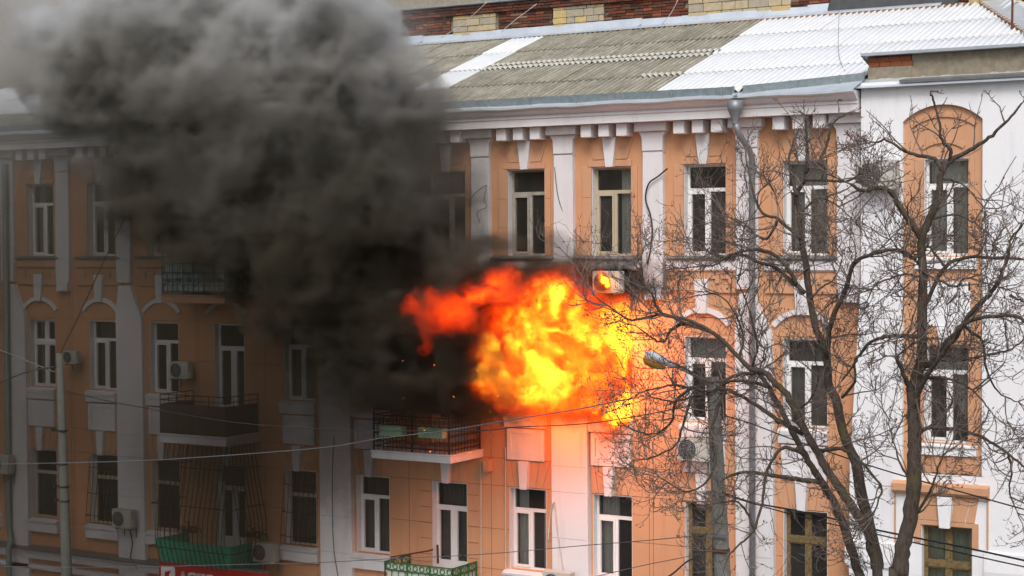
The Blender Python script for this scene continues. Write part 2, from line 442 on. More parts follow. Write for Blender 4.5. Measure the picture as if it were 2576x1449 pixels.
def window(cx_, z0, z1, style='plastic', fm=None, curtain=None, cm=None, y=0.0, w_=1.0, dep=.17):
    fm = fm or FRAME
    fmesh, pm = win_meshes(style, w_ - .026, z1 - z0 - .004, fm)
    o = link('window', fmesh, B, (cx_, y + dep, z0 + .002))
    for p in pm: link('pane', p, o)
    link('reveal', reveal_mesh(w_, z1 - z0, dep - .002), o, (0, -.001, 0))
    if curtain:
        link('curtain', curtain_mesh(w_ - .1, z1 - z0 - .02, curtain, cm or CURT), o, (0, .22, 0))
    return o
cur = {(-15.32, 3): ('sides', CURT), (-13.02, 3): ('full', CURTD), (.40, 3): None, (4.93, 3): None, (7.25, 3): ('full', CURT), (2.63, 3): ('right', CURT),
       (-15.32, 2): ('sides', CURT), (-13.02, 2): ('full', CURTD), (7.25, 2): ('full', CURTD), (4.93, 2): ('valance', CURT),
       (.40, 1): ('sides', CURT), (2.63, 1): ('left', CURT), (-4.02, 1): ('full', CURTD), (-1.77, 1): ('full', CURTD), (-6.26, 1): ('full', CURTD), (-6.26, 2): ('full', CURTD), (-13.02, 1): ('full', CURTD)}
for c in CX:
    for fl in (3, 2, 1):
        z0, z1 = win_z(c, fl)
        st, fm = 'plastic', FRAME
        if (c, fl) == (2.63, 2): continue                     # burnt out
        if z1 - z0 > 2.2: st = 'door'
        if fl == 1 and c in (4.93, 7.25): st, fm = 'cross', WOOD
        if fl == 1 and c in (-15.32, -13.02, -6.26, -10.80): st, fm = 'single', FRAMEC
        if fl == 2 and c == -15.32: st = 'cross'
        if fl == 3 and c in (.40, 2.63, -1.77): fm = FRAMEC if c == 2.63 else DULL
        cu = cur.get((c, fl))
        window(c, z0, z1, st, fm, cu[0] if cu else None, cu[1] if cu else None)
# charred frame remains of the burning window
mb = MB()
for a, b, zz0, zz1 in ((2.14, 2.20, 9.05, 10.4), (2.58, 2.65, 9.05, 9.75), (2.2, 3.1, 9.05, 9.12), (2.9, 2.94, 9.05, 9.4)): mb.box(a, b, .15, .21, zz0, zz1)
o = mb.build('burnt_window_frame', plain('char', (0.012, 0.01, 0.009), 0.9, bumpy=0), B); o['label'] = 'charred remains of the burning window frame'

# third floor trim -------------------------------------------------
def clip_poly_x(pts): return pts
for c in CX:
    mb = MB()   # eared architrave
    xl, xr = c - .74, c + .66
    y0 = -.035
    mb.prism([(xl, 12.70), (c - HW - .001, 12.70), (c - HW - .001, 14.71), (xl, 14.71)], y0, 0)
    mb.prism([(c + HW + .001, 12.70), (xr, 12.70), (xr, 14.71), (c + HW + .001, 14.71)], y0, 0)
    mb.prism([(xl + .16, 14.715), (xr - .14, 14.715), (xr - .14, 14.86), (xl + .16, 14.86)], y0 - .01, 0)
    mb.build('architrave', ORANGE_T, B, bevel=.006)
    for s in (-1, 1):
        mb = MB()
        pts = [(c + s * .13 - .03, 14.875), (c + s * .22 - .03, 15.6), (c + s * .66 - .03, 15.6), (c + s * .43 - .03, 14.875)]
        if s > 0: pts = pts[::-1]
        mb.prism(pts, -.03, 0); mb.build('voussoir', ORANGE_T, B, bevel=.006)
    mb = MB(); mb.prism([(c - .105, 14.70), (c + .08, 14.70), (c + .16, 15.37), (c - .185, 15.37)], -.12, -.002); mb.build('keystone', WHITE, B, bevel=.008)
    mb = MB()
    for zz in (13.35, 14.02): mb.box(xl + .004, c - HW - .01, -.0375, -.034, zz, zz + .012); mb.box(c + HW + .01, xr - .004, -.0375, -.034, zz, zz + .012)
    mb.build('stucco_joint', JOINT, B)['kind'] = 'stuff'
    # ledge, band and frieze under the window, between the pilasters
    L, Rr = c - .90, c + .76
    mb = MB(); mb.profile([(-.16, 12.62), (-.17, 12.65), (0, 12.70), (0, 12.62)], L, Rr); mb.build('window_ledge', LEDGE, B)
    mb = MB(); mb.profile([(0, 12.60), (-.10, 12.60), (-.10, 12.40), (-.05, 12.36), (0, 12.36)], L, Rr)
    mb.build('sill_band', WHITE if c > -1.5 else ORANGE_T, B)
    mb = MB(); mb.box(L, Rr, -.03, 0, 11.95, 12.355)
    n = 5
    for i in range(n):
        xa = L + .08 + i * (Rr - L - .1) / n; wd = (Rr - L - .1) / n
        mb.box(xa, xa + wd * .5, -.075, -.031, 12.2, 12.3); mb.box(xa + wd * .5, xa + wd * .78, -.075, -.031, 12.1, 12.3)
    mb.build('frieze', ORANGE_T, B)
mb = MB(); 
for i in range(len(CX)): mb.profile([(0, 11.95), (-.055, 11.95), (-.055, 11.90), (0, 11.88)], CX[i] - .90, CX[i] + .76)
mb.build('string_course', ORANGE_T, B)
# upper pilasters
for i, px in enumerate(PIL3):
    mb = MB(); a, b = px - .26, px + .26
    mb.prism([(a, 12.62), (b, 12.62), (b - .015, 15.0), (a + .015, 15.0)], -.12, 0)
    mb.prism([(a + .01, 15.03), (b - .01, 15.03), (b, 15.33), (b + .09, 15.46), (a - .09, 15.46), (a, 15.33)], -.14, 0)
    mb.box(a, b, -.105, 0, 15.0, 15.03)
    mb.box(a - .13, b + .13, -.25, 0, 15.462, 15.66)
    mb.prism([(a + .02, 11.98), (b - .02, 11.98), (b, 12.45), (b, 12.619), (a, 12.619), (a, 12.45)], -.13, 0)
    lower = px in (-16.55, -12.14, -5.4, 1.44, 5.96)
    if not lower:
        mb.prism([(a + .06, 11.72), (b - .06, 11.72), (b - .04, 11.979), (a + .04, 11.979)], -.16, 0)
        mb.box(a + .14, b - .14, -.19, -.161, 11.74, 11.95)
    mb.build('pilaster', WHITE, B, bevel=.01)
for a, b, right in ((-16.56, -15.86, .7), (-12.40, -11.47, 1), (-5.56, -4.62, 1), (1.12, 2.04, 1), (5.70, 6.55, 1)):
    mb = MB(); n = 8
    pts = [(a + .02, .13), (b + .06, .13), (b + .02, 7.5), (b - .02, 10.9)]
    for k in range(1, n + 1):
        t = k / n; pts.append((b - .02 - .40 * math.sin(t * 1.3) ** 1.4, 10.95 + .95 * t))
    pts += [(a + .10, 11.9), (a + .04, 11.6), (a - .02, 11.1)]
    mb.prism(pts, -.14, 0)
    mb.build('lower_pilaster', WHITE, B, bevel=.012)

# second floor trim
for c in CX:
    if not (abs(c - 2.63) < .01):
        mb = MB(); n = 14; Ro = .866; Ri = .76
        outer = []; inner = []
        for k in range(n + 1):
            a = math.radians(90 + 52 - 104 * k / n)
            outer.append((c - .06 + Ro * math.cos(a), 10.70 + Ro * math.sin(a)))
            inner.append((c - .06 + Ri * math.cos(a), 10.70 + Ri * math.sin(a)))
        for k in range(n):
            mb.prism([inner[k], inner[k + 1], outer[k + 1], outer[k]], -.07, 0)
        mb.build('hood_mould', WHITE, B)
    mb = MB(); mb.prism([(c - .17, 11.44), (c + .05, 11.44), (c + .10, 11.885), (c - .23, 11.885)] if False else [(c - .17, 11.44), (c + .06, 11.44), (c + .11, 12.19), (c - .22, 12.19)], -.13, 0)
    mb.build('keystone', WHITE, B, bevel=.008)
    if c not in (-8.56, -1.77):
        mb = MB(); mb.profile([(0, 8.70), (-.10, 8.70), (-.12, 8.86), (-.14, 8.88), (-.15, 8.96), (0, 9.02)], c - .58, c + .52); mb.build('window_sill', WHITE, B)
        mb = MB(); a, b, z0, z1 = c - .52, c + .48, 7.93, 8.66
        mb.box(a, b, -.05, 0, z0, z1)
        for q in ((a, a + .11, z0, z1), (b - .11, b, z0, z1), (a + .11, b - .11, z0, z0 + .2), (a + .11, b - .11, z1 - .11, z1)): mb.box(q[0], q[1], -.075, -.051, q[2], q[3])
        mb.build('apron_panel', WHITE, B, bevel=.005)
    # first floor
    mb = MB(); mb.prism([(c - .15, 7.25), (c + .03, 7.25), (c + .075, 7.91), (c - .195, 7.91)], -.13, 0); mb.build('keystone', WHITE, B, bevel=.008)
    for s in (-1, 1):
        for (i0, i1, o0, o1) in ((.13, .28, .18, .38), (.30, .46, .40, .66)):
            mb = MB(); pts = [(c - .06 + s * i0, 7.29), (c - .06 + s * i1, 7.29), (c - .06 + s * o1, 7.91), (c - .06 + s * o0, 7.91)]
            if s < 0: pts = pts[::-1]
            mb.prism(pts, -.018, 0); mb.build('voussoir', ORANGE_T, B, bevel=.004)
    if c not in (-8.56, -1.77):
        mb = MB(); mb.profile([(0, 4.96), (-.12, 4.96), (-.12, 5.20), (-.16, 5.22), (-.17, 5.27), (0, 5.33)], c - .62, c + .58); mb.build('window_sill', WHITE, B)
# horizontal and vertical stucco joints
mb = MB()
def jline(x0, x1, z):
    for h in holes:
        if h[2] < z < h[3] and h[0] < x1 and h[1] > x0:
            if h[0] > x0: jline(x0, h[0] - .01, z)
            if h[1] < x1: jline(h[1] + .01, x1, z)
            return
    if x1 - x0 > .03: mb.box(x0, x1, -.004, 0.002, z, z + .013)
segs = [(-21.4, -16.58), (-15.85, -12.42), (-11.4, -5.58), (-4.55, 1.1), (2.1, 5.68), (6.6, 8.6)]
for x0, x1 in segs:
    for z in (7.93, 7.275, 6.25, 5.29, 10.97, 9.92): jline(x0, x1, z)
for x in (-14.15, -14.25, -9.7, -7.4, -5.75, -2.95, -.6, 3.65, 3.55, -9.62): mb.box(x, x + .012, -.004, .002, 4.6, 11.85)
for k in range(6):
    z = 7.0 - k * .38
    mb.box(-2.62, -2.30, -.005, .002, z, z + .016); mb.box(-1.24, -.95, -.005, .002, z, z + .016)
mb.build('stucco_joint', JOINT, B)['kind'] = 'stuff'
mb = MB()
for a, b in ((-12.39, -11.46), (-5.55, -4.6), (1.13, 2.03), (5.72, 6.53)):
    for z in (7.86, 7.27, 6.2, 9.9, 5.3): mb.box(a, b, -.1435, -.139, z, z + .009)
mb.build('stucco_joint', JOINTW, B)['kind'] = 'stuff'
# base moulding
mb = MB(); mb.profile([(0, 4.20), (-.16, 4.20), (-.2, 4.36), (-.26, 4.40), (-.26, 4.44), (0, 4.52)], XL, -9.9); mb.build('base_moulding', WHITE, B)
mb = MB(); mb.profile([(-.262, 4.446), (-.30, 4.446), (-.31, 4.475), (-.01, 4.56), (-.01, 4.525)], XL, -9.9); mb.build('moulding_flashing', LEDGE, B)
mb = MB(); mb.profile([(0, 3.9), (-.14, 3.9), (-.14, 4.02), (0, 4.02)], XL, -9.9); mb.build('base_moulding', WHITE, B)

# cornice -----------------------------------------------------------
XC = 8.58
mb = MB()
mb.profile([(0, 15.66), (-.50, 15.66), (-.50, 15.82), (-.53, 15.84), (-.53, 15.86), (-.50, 15.87), (-.50, 15.90), (-.56, 15.92), (-.60, 15.95), (-.66, 16.02), (-.70, 16.04), (-.70, 16.10), (0.3, 16.10)], XL, XC)
mb.build('cornice', WHITE, B)
for i in range(len(CX)):
    c = CX[i] - .02
    for k in (-1, 0, 1):
        mb = MB(); x = c + k * .45
        mb.box(x - .13, x + .13, -.36, 0, 15.37, 15.655); mb.build('modillion', WHITE, B, bevel=.008)

# roof ----------------------------------------------------------------
TAN = .358
YE, ZE = -.72, 16.11
def rz(y): return ZE + TAN * (y - YE)
CS = 1 / math.sqrt(1 + TAN * TAN); SN = TAN * CS
# flashing at the eaves, and the raised gutter strip on it
mb = MB(); n = 60
for i in range(n):
    xa = XL + (XC - XL) * i / n; xb = XL + (XC - XL) * (i + 1) / n
    w1 = .012 * math.sin(i * 1.7); w2 = .012 * math.sin((i + 1) * 1.7)
    mb.poly([(xa, -.76, 16.10 + w1), (xb, -.76, 16.10 + w2), (xb, -.05, rz(-.05) + .01), (xa, -.05, rz(-.05) + .01)])
    mb.poly([(xa, -.76, 16.055 + w1), (xb, -.76, 16.055 + w2), (xb, -.76, 16.10 + w2), (xa, -.76, 16.10 + w1)])
    mb.poly([(xa, -.71, 16.03 + w1), (xb, -.71, 16.03 + w2), (xb, -.76, 16.055 + w2), (xa, -.76, 16.055 + w1)])
mb.build('eaves_flashing', ZINC, B, fix=False)
OUT = 5.98
segx = []
x = XL
while x < OUT - .1: segx.append((x, min(x + 1.18, OUT - .08))); x += 1.18
x = OUT + .12
while x < XC - .05: segx.append((x, min(x + 1.0, XC))); x += 1.0
def gy(x):
    if x <= OUT: return -.60 - .08 * max(0, (x + 4) / 10)
    return -.66 + .52 * min(1, (x - OUT) / (XC - OUT)) ** 1.1
for k, (a, b) in enumerate(segx):
    mb = MB()
    ya, yb = gy(a), gy(b); h = .17
    za, zb = rz(ya), rz(yb)
    for (d0, d1) in ((0, .0),):
        mb.poly([(a, ya, za), (b, yb, zb), (b, yb - .02, zb + h), (a, ya - .02, za + h)])
        mb.poly([(a, ya - .02, za + h), (b, yb - .02, zb + h), (b, yb + .03, zb + h - .005), (a, ya + .03, za + h - .005)])
        mb.poly([(a, ya + .03, za + h - .005), (b, yb + .03, zb + h - .005), (b, yb + .03, zb), (a, ya + .03, za)])
    mb.box(b - .02, b + .012, yb - .03, yb + .035, zb, zb + h + .008)
    mb.build('gutter_strip', GUT, B, fix=False)
# corrugated sheets
PITCH = .15
def sheet_mesh(nw, length, m, cut=None, name='roof_sheet'):
    mb = MB(); per = 8; n = nw * per
    for i in range(n + 1):
        x = i * PITCH / per; zz = .032 * math.cos(2 * math.pi * i / per)
        mb.v += [(x, 0, zz), (x, length, zz), (x, 0, zz - .016)]
    for i in range(n):
        a = i * 3; b = a + 3
        mb.f += [(a, b, b + 1, a + 1), (a + 2, b + 2, b, a)]; mb.m += [0, 0]
    return mb.mesh(name, m, smooth=False)
NW = 7; SW = NW * PITCH
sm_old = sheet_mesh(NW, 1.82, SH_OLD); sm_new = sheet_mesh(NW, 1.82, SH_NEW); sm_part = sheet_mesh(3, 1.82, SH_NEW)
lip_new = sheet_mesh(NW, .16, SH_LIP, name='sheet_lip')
for me in (sm_old, sm_new, sm_part, lip_new):
    me.polygons.foreach_set('use_smooth', [True] * len(me.polygons))
ROWS = 4; RL = 1.70
Y0 = -.52
XNEW = 3.93
def is_new(x, row):
    if x > XNEW - .3: return True
    if row >= 2 and -4.05 < x < -3.1: return True
    if row == 1 and -4.3 < x < -3.1: return True
    if row in (1, 2) and x < -15.0 and (int(x * 3.1) % 3 != 0): return True
    if row == 0 and (-12.6 < x < -11.6): return True
    return False
ang = math.atan(TAN)
def place_sheet(me, x, s, lift=0.0, name='roof_sheet'):
    y = Y0 + s * CS
    o = link(name, me, B, (x, y, rz(y) + .05 + lift))
    o.rotation_euler = (ang - .006, random.uniform(-.003, .003), random.uniform(-.003, .003))
    return o
nx0 = int((XNEW - XL) / SW)
xs = [XNEW - (nx0 - i) * SW for i in range(nx0)] + [XNEW + i * SW for i in range(11)]
for row in range(ROWS):
    for x in xs:
        jx = x + (0 if x > XNEW - .01 else random.uniform(-.012, .012))
        s = row * RL - .03
        if row == 0 and x > OUT - .3: s = max(s, (gy(min(x + SW * .5, XC)) + .10 - Y0) / CS)
        if x > XC + .3 and row == 0: continue
        if x > XC + 3.9: continue
        # hip on the right cuts the upper rows
        lim = 9.9 + (3 - row) * 1.0
        if x + SW > lim + 1.0: continue
        new = is_new(x, row)
        if row == 0 and x + SW > XC + .1:
            if x + .45 < XC + .05: place_sheet(sm_part, jx, s, lift=.004)
            continue
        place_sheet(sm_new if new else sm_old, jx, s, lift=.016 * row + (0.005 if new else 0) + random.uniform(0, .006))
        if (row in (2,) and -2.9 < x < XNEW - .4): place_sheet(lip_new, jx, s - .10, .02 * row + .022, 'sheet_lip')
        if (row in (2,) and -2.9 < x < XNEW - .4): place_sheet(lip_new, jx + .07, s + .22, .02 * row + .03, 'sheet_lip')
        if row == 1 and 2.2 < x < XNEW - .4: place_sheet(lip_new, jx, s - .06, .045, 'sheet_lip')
# deck under the sheets
mb = MB(); mb.poly([(XL, YE + .1, rz(YE + .1) - .02), (XR, YE + .1, rz(YE + .1) - .02), (XR, 6.2, rz(6.2) - .02), (XL, 6.2, rz(6.2) - .02)])
mb.build('roof_deck', ZINC, B, fix=False)
YT = Y0 + 4 * RL * CS + .12        # top of the slope
# roof-to-wall flashing
mb = MB()
for i in range(26):
    xa = XL + i * 1.15; xb = xa + 1.15
    if xa > 9.3: break
    d = random.uniform(-.015, .015)
    mb.poly([(xa, YT - .16, rz(YT - .16) + .17), (xb, YT - .16, rz(YT - .16) + .17), (xb, YT + .1, rz(YT) + .20 + d), (xa, YT + .1, rz(YT) + .20 + d)])
    mb.poly([(xa, YT - .16, rz(YT - .16) + .13), (xb, YT - .16, rz(YT - .16) + .13), (xb, YT - .16, rz(YT - .16) + .17), (xa, YT - .16, rz(YT - .16) + .17)])
    mb.poly([(xa, YT + .1, rz(YT) + .20 + d), (xb, YT + .1, rz(YT) + .20 + d), (xb, YT + .13, rz(YT) + .36 + d * 2), (xa, YT + .13, rz(YT) + .36 + d)])
mb.build('roof_flashing', ZINC, B, fix=False)
# orange foam fillings in the waves along the top and the hip
mb = MB()
for i in range(75):
    x = -2 + i * PITCH
    if x > 9.3: break
    if x < 3 and random.random() < .7: continue
    mb.prism([(x - .05, rz(YT - .2) + .085), (x + .05, rz(YT - .2) + .085), (x, rz(YT - .2) + .15)], YT - .19, YT - .1)
mb.build('foam_filling', FOAM, B, fix=False)['kind'] = 'stuff'
hipA = Vector((9.35, YT - .25, rz(YT - .25) + .13)); hipB = Vector((12.15, .9, rz(.9) + .13))
mb = MB(); n = 26
for i in range(n):
    p = hipA.lerp(hipB, i / n); q = hipA.lerp(hipB, (i + .55) / n)
    mb.box(p.x, q.x, p.y - .06, p.y + .02, p.z - .05, p.z + .03)
mb.build('foam_filling', FOAM, B, fix=False)['kind'] = 'stuff'
mb = MB(); d = Vector((.55, .45, .03))
mb.poly([hipA + Vector((-.02, 0, .035)), hipB + Vector((0, 0, .035)), hipB + d + Vector((0, 0, .05)), hipA + d + Vector((0, 0, .10))])
mb.poly([hipA + Vector((-.02, 0, .035)), hipB + Vector((0, 0, .035)), hipB + Vector((0, 0, 0)), hipA + Vector((0, 0, 0))])
mb.build('hip_flashing', ZINC, B, fix=False)
mb = MB(); mb.poly([hipA + d + Vector((0, 0, .08)), hipB + d + Vector((0, 0, .03)), Vector((17, 4, 18.0)), Vector((17, 8, 18.5)), Vector((10.2, 8, 19.0))])
mb.build('far_roof_slope', SH_NEW, B, fix=False)
mb = MB(); a = at(2546, 72, 3.2); mb.tube([a, a + Vector((.02, 0, 1.6))], [.03, .022], 6); mb.build('antenna_rod', IRONR, B)

# white bay on the right --------------------------------------------
YB = -.42
BX = [10.42]
bh = [(9.92, 10.92, 12.70, 14.66), (9.92, 10.92, 8.92, 10.90), (9.90, 10.94, 4.9, 7.26)]
# orange recess with arch top: hole in the white face
rx0, rx1 = 9.50, 11.12
NA = 18; ac = (rx0 + rx1) / 2; sag = .32; hw = (rx1 - rx0) / 2; RR = (hw * hw + sag * sag) / (2 * sag); zc = 15.42 + sag - RR
arc = [(ac + RR * math.sin(math.asin(hw / RR) * (2 * k / NA - 1)), zc + RR * math.cos(math.asin(hw / RR) * (2 * k / NA - 1))) for k in range(NA + 1)]
mb = MB()
def qd(x0, x1, z0, z1): mb.poly([(x0, YB, z0), (x1, YB, z0), (x1, YB, z1), (x0, YB, z1)])
mb.poly([(8.62, YB, 12.2), (rx0, YB, 12.2), (rx0, YB, 16.25), (8.62, YB, 16.25)])
mb.poly([(8.38, YB, 8.3), (rx0, YB, 8.3), (rx0, YB, 12.2), (8.62, YB, 12.2)])
mb.poly([(8.33, YB, .13), (9.90, YB, .13), (9.90, YB, 8.3), (8.38, YB, 8.3)])
qd(rx1, XR, .13, 16.25); qd(9.90, 10.94, .13, 4.9); qd(9.90, 10.94, 7.26, 8.3); qd(10.94, rx1, .13, 8.3)
for k in range(NA):
    mb.poly([(arc[k][0], YB, arc[k][1]), (arc[k + 1][0], YB, arc[k + 1][1]), (arc[k + 1][0], YB, 16.25), (arc[k][0], YB, 16.25)])
    mb.poly([(arc[k][0], YB, arc[k][1]), (arc[k][0], YB + .09, arc[k][1]), (arc[k + 1][0], YB + .09, arc[k + 1][1]), (arc[k + 1][0], YB, arc[k + 1][1])])
for xx in (rx0, rx1): mb.poly([(xx, YB, 8.3), (xx, YB + .09, 8.3), (xx, YB + .09, 15.42), (xx, YB, 15.42)])
mb.poly([(8.62, YB, 8.3), (8.62, .2, 8.3), (8.62, .2, 16.25), (8.62, YB, 16.25)])
mb.poly([(8.62, YB, 16.25), (XR, YB, 16.25), (XR, .4, 16.25), (8.62, .4, 16.25)])
z0_, z1_ = 4.9, 7.26
for q in (((9.90, YB, z0_), (9.90, YB + .25, z0_), (9.90, YB + .25, z1_), (9.90, YB, z1_)), ((10.94, YB, z0_), (10.94, YB + .25, z0_), (10.94, YB + .25, z1_), (10.94, YB, z1_)), ((9.90, YB, z1_), (9.90, YB + .25, z1_), (10.94, YB + .25, z1_), (10.94, YB, z1_))): mb.poly(q)
mb.build('bay_wall', WHITE2, B, fix=False)
YR = YB + .09
mb = MB()
def rec(x0, x1, z0, z1, y=YR): mb.poly([(x0, y, z0), (x1, y, z0), (x1, y, z1), (x0, y, z1)])
rec(rx0, 9.92, 8.3, 15.42); rec(10.92, rx1, 8.3, 15.42); rec(9.92, 10.92, 8.3, 8.92); rec(9.92, 10.92, 10.90, 12.70); rec(9.92, 10.92, 14.66, 15.42)
for k in range(NA): mb.poly([(arc[k][0], YR, 15.42), (arc[k + 1][0], YR, 15.42), (arc[k + 1][0], YR, arc[k + 1][1]), (arc[k][0], YR, arc[k][1])])
for (a, b, lo, hi) in bh[:2]:
    for q in (((a, YR, lo), (a, YR + .2, lo), (a, YR + .2, hi), (a, YR, hi)), ((b, YR, lo), (b, YR + .2, lo), (b, YR + .2, hi), (b, YR, hi)), ((a, YR, hi), (a, YR + .2, hi), (b, YR + .2, hi), (b, YR, hi)), ((a, YR, lo), (a, YR + .2, lo), (b, YR + .2, lo), (b, YR, lo))): mb.poly(q)
mb.build('bay_niche', ORANGE_T, B, fix=False)
for zc_, Ro, Ri in ((14.35, 1.22, 1.14), (14.25, .80, .72)):
    mb = MB()
    for k in range(16):
        a0 = math.radians(90 + 34 - 68 * k / 16); a1 = math.radians(90 + 34 - 68 * (k + 1) / 16)
        mb.prism([(ac + Ri * math.cos(a0), zc_ + Ri * math.sin(a0)), (ac + Ri * math.cos(a1), zc_ + Ri * math.sin(a1)), (ac + Ro * math.cos(a1), zc_ + Ro * math.sin(a1)), (ac + Ro * math.cos(a0), zc_ + Ro * math.sin(a0))], YR - .035, YR)
    mb.build('arch_band', ORANGE_T, B)
mb = MB()
for a, b in ((rx0 + .22, rx0 + .4), (rx1 - .3, rx1 - .18)):
    mb.box(a, b, YR - .03, YR, 12.0, 14.66)
    mb.box(a, b, YR - .03, YR, 8.35, 10.9)
mb.build('architrave', ORANGE_T, B, bevel=.006)
window(10.42, 12.70, 14.66, 'plastic', FRAME, 'full', CURT, y=YR, dep=.12)
window(10.42, 8.92, 10.90, 'plastic', FRAME, 'swag', CURT, y=YR, dep=.12)
window(10.42, 4.9, 7.26, 'cross', WOOD, 'full', CURTG, y=YB, w_=1.04, dep=.14)
mb = MB(); mb.profile([(YR, 12.44), (YR - .09, 12.44), (YR - .09, 12.60), (YR - .13, 12.61), (YR - .13, 12.64), (YR, 12.68)], 9.75, 11.0); mb.build('window_sill', WHITE2, B)
mb = MB(); mb.profile([(YR, 8.68), (YR - .09, 8.68), (YR - .09, 8.84), (YR - .13, 8.85), (YR - .13, 8.88), (YR, 8.9)], 9.75, 11.0); mb.build('window_sill', WHITE2, B)
mb = MB(); mb.box(9.93, 10.87, YR - .03, YR, 11.28, 12.18); mb.build('apron_panel', WHITE2, B, bevel=.008)
mb = MB(); mb.prism([(10.27, 10.88), (10.49, 10.88), (10.56, 11.27), (10.20, 11.27)], YR - .09, YR); mb.build('keystone', WHITE2, B, bevel=.008)
mb = MB()
for k in range(4): mb.box(9.78 + k * .31, 9.78 + k * .31 + .16, YR - .05, YR, 8.32, 8.66)
mb.build('fluted_apron', ORANGE_T, B, bevel=.01)
mb = MB(); mb.profile([(YB, 7.86), (YB - .10, 7.88), (YB - .16, 7.94), (YB - .16, 8.08), (YB, 8.13)], 9.32, 11.28); mb.build('label_mould', ORANGE_T, B)
mb = MB(); mb.prism([(10.29, 7.22), (10.50, 7.22), (10.55, 7.855), (10.24, 7.855)], YB - .11, YB); mb.build('keystone', WHITE2, B, bevel=.008)
for pts in ([(9.98, 7.36), (10.25, 7.36), (10.21, 7.855), (9.86, 7.855)], [(10.52, 7.36), (10.78, 7.36), (10.90, 7.855), (10.575, 7.855)], [(9.74, 7.36), (9.96, 7.36), (9.84, 7.855), (9.58, 7.855)], [(10.80, 7.36), (10.98, 7.36), (11.06, 7.855), (10.92, 7.855)]):
    mb = MB(); mb.prism(pts, YB - .025, YB); mb.build('voussoir', ORANGE_T, B, bevel=.004)
mb = MB(); mb.prism([(9.76, 6.9), (9.895, 6.9), (9.895, 7.262), (10.27, 7.262), (10.27, 7.35), (9.76, 7.35)], YB - .04, YB); mb.prism([(10.52, 7.262), (10.945, 7.262), (10.945, 6.85), (11.06, 6.85), (11.06, 7.35), (10.52, 7.35)], YB - .04, YB); mb.build('architrave', ORANGE_T, B)
mb = MB(); mb.box(11.23, 11.26, YB - .03, YB, 6.85, 7.86); mb.box(9.34, 9.37, YB - .03, YB, 6.85, 7.86); mb.build('trim_strip', ORANGE_T, B)
for a, b in ((11.18, XR), (8.3, 9.6)):
    mb = MB(); mb.profile([(YB, 6.28), (YB - .05, 6.30), (YB - .07, 6.42), (YB - .05, 6.8), (YB, 6.83)], a, b); mb.build('bay_moulding', WHITE2, B)
    mb = MB(); mb.profile([(YB, 4.2), (YB - .05, 4.2), (YB - .07, 5.5), (YB, 5.56)], a, b); mb.build('bay_moulding', WHITE2, B)
# attic over the bay
mb = MB(); mb.box(8.62, 9.55, .0, .35, 16.25, 16.60); mb.box(9.55, XR, .02, .35, 16.25, 16.88); mb.build('attic_wall', RENDER_, B)
mb = MB()
for k in range(4):
    mb.box(8.64 + k * .235, 8.64 + k * .235 + .228, -.01, .1, 16.605, 16.70); mb.box(8.60 + k * .235, 8.60 + k * .235 + .228, -.01, .1, 16.705, 16.80)
mb.build('brick_course', BRICK[3], B, bevel=.004)
mb = MB()
pts = [(8.7, 16.27)]
for k in range(40): pts.append((8.7 + k * .1, 16.35 + random.uniform(-.02, .03)))
mb.prism([(8.66, 16.262), (12.7, 16.262)] + pts[::-1], -.012, .018); mb.build('white_plaster_edge', plain('patchy_plaster', (.50, .49, .46), .9, var=.4, scale=8), B)
mb = MB(); mb.profile([(YB - .05, 16.255), (YB - .07, 16.21), (YB - .09, 16.255), (YB - .06, 16.27), (-.005, 16.34), (-.005, 16.30)], 9.45, 12.6); mb.build('bay_flashing', LEDGE, B)
mb = MB(); mb.profile([(-.16, 16.83), (-.17, 16.89), (.5, rz(.5) + .13), (.5, rz(.5) + .08)], 8.52, XR); mb.build('eaves_flashing', ZINC, B)
mb = MB(); mb.box(12.0, 13.4, -.06, .02, 16.36, 16.82); mb.prism([(12.1, 16.28), (13.4, 16.28), (13.3, 16.62), (12.2, 16.66)], -.28, -.061); mb.build('tar_sheet', TAR, B, bevel=.03)

# drainpipes -----------------------------------------------------------
def lathe(path_r, c, n=16):
    mb = MB(); mb.tube([(c[0], c[1], z) for r, z in path_r], [r for r, z in path_r], n, cap=False); return mb
X0 = 6.05
fn = lathe([(.155, 15.98), (.165, 15.99), (.165, 15.80), (.15, 15.78), (.07, 15.58), (.07, 15.50)], (X0 - .06, -.80)).build('drainpipe', PIPE, B, smooth=True)
mb = MB(); mb.tube([(X0 - .06, -.80, 15.54), (X0 - .03, -.72, 15.32), (X0 + .08, -.36, 14.95), (X0 + .09, -.25, 14.78), (X0 + .09, -.25, 12.5), (X0 + .09, -.25, .3)], .068, 12); mb.build('downpipe', PIPE, fn, smooth=True)
for z in (14.6, 12.0, 10.1, 8.1, 6.0): 
    mb = MB(); mb.tube([(X0 + .09, -.25, z), (X0 + .09, -.25, z + .035)], .075, 12); mb.box(X0 + .05, X0 + .13, -.2, -.13, z, z + .03); mb.build('pipe_bracket', PIPE, fn)
mb = MB(); mb.box(X0 - .10, X0 - .02, -.86, -.60, 16.09, 16.14); mb.build('outlet', ZINC, fn)
mb = MB(); mb.tube([(-16.48, -.24, 15.3), (-16.48, -.24, 5.0), (-16.35, -.28, 4.7), (-16.3, -.42, 4.5), (-16.3, -.42, .3)], .085, 10); o = mb.build('drainpipe', PIPEG, B, smooth=True)
for z in (13, 11, 9, 7):
    mb = MB(); mb.tube([(-16.48, -.24, z), (-16.48, -.24, z + .04)], .095, 10); mb.build('pipe_bracket', PIPEG, o)
for x, z0, z1 in ((-.18, 4.6, 8.2), (-.86, 4.6, 7.85)):
    mb = MB(); mb.tube([(x, -.05, z0), (x + .01, -.05, z1)], .013, 6); mb.build('conduit', CABLEW, B)

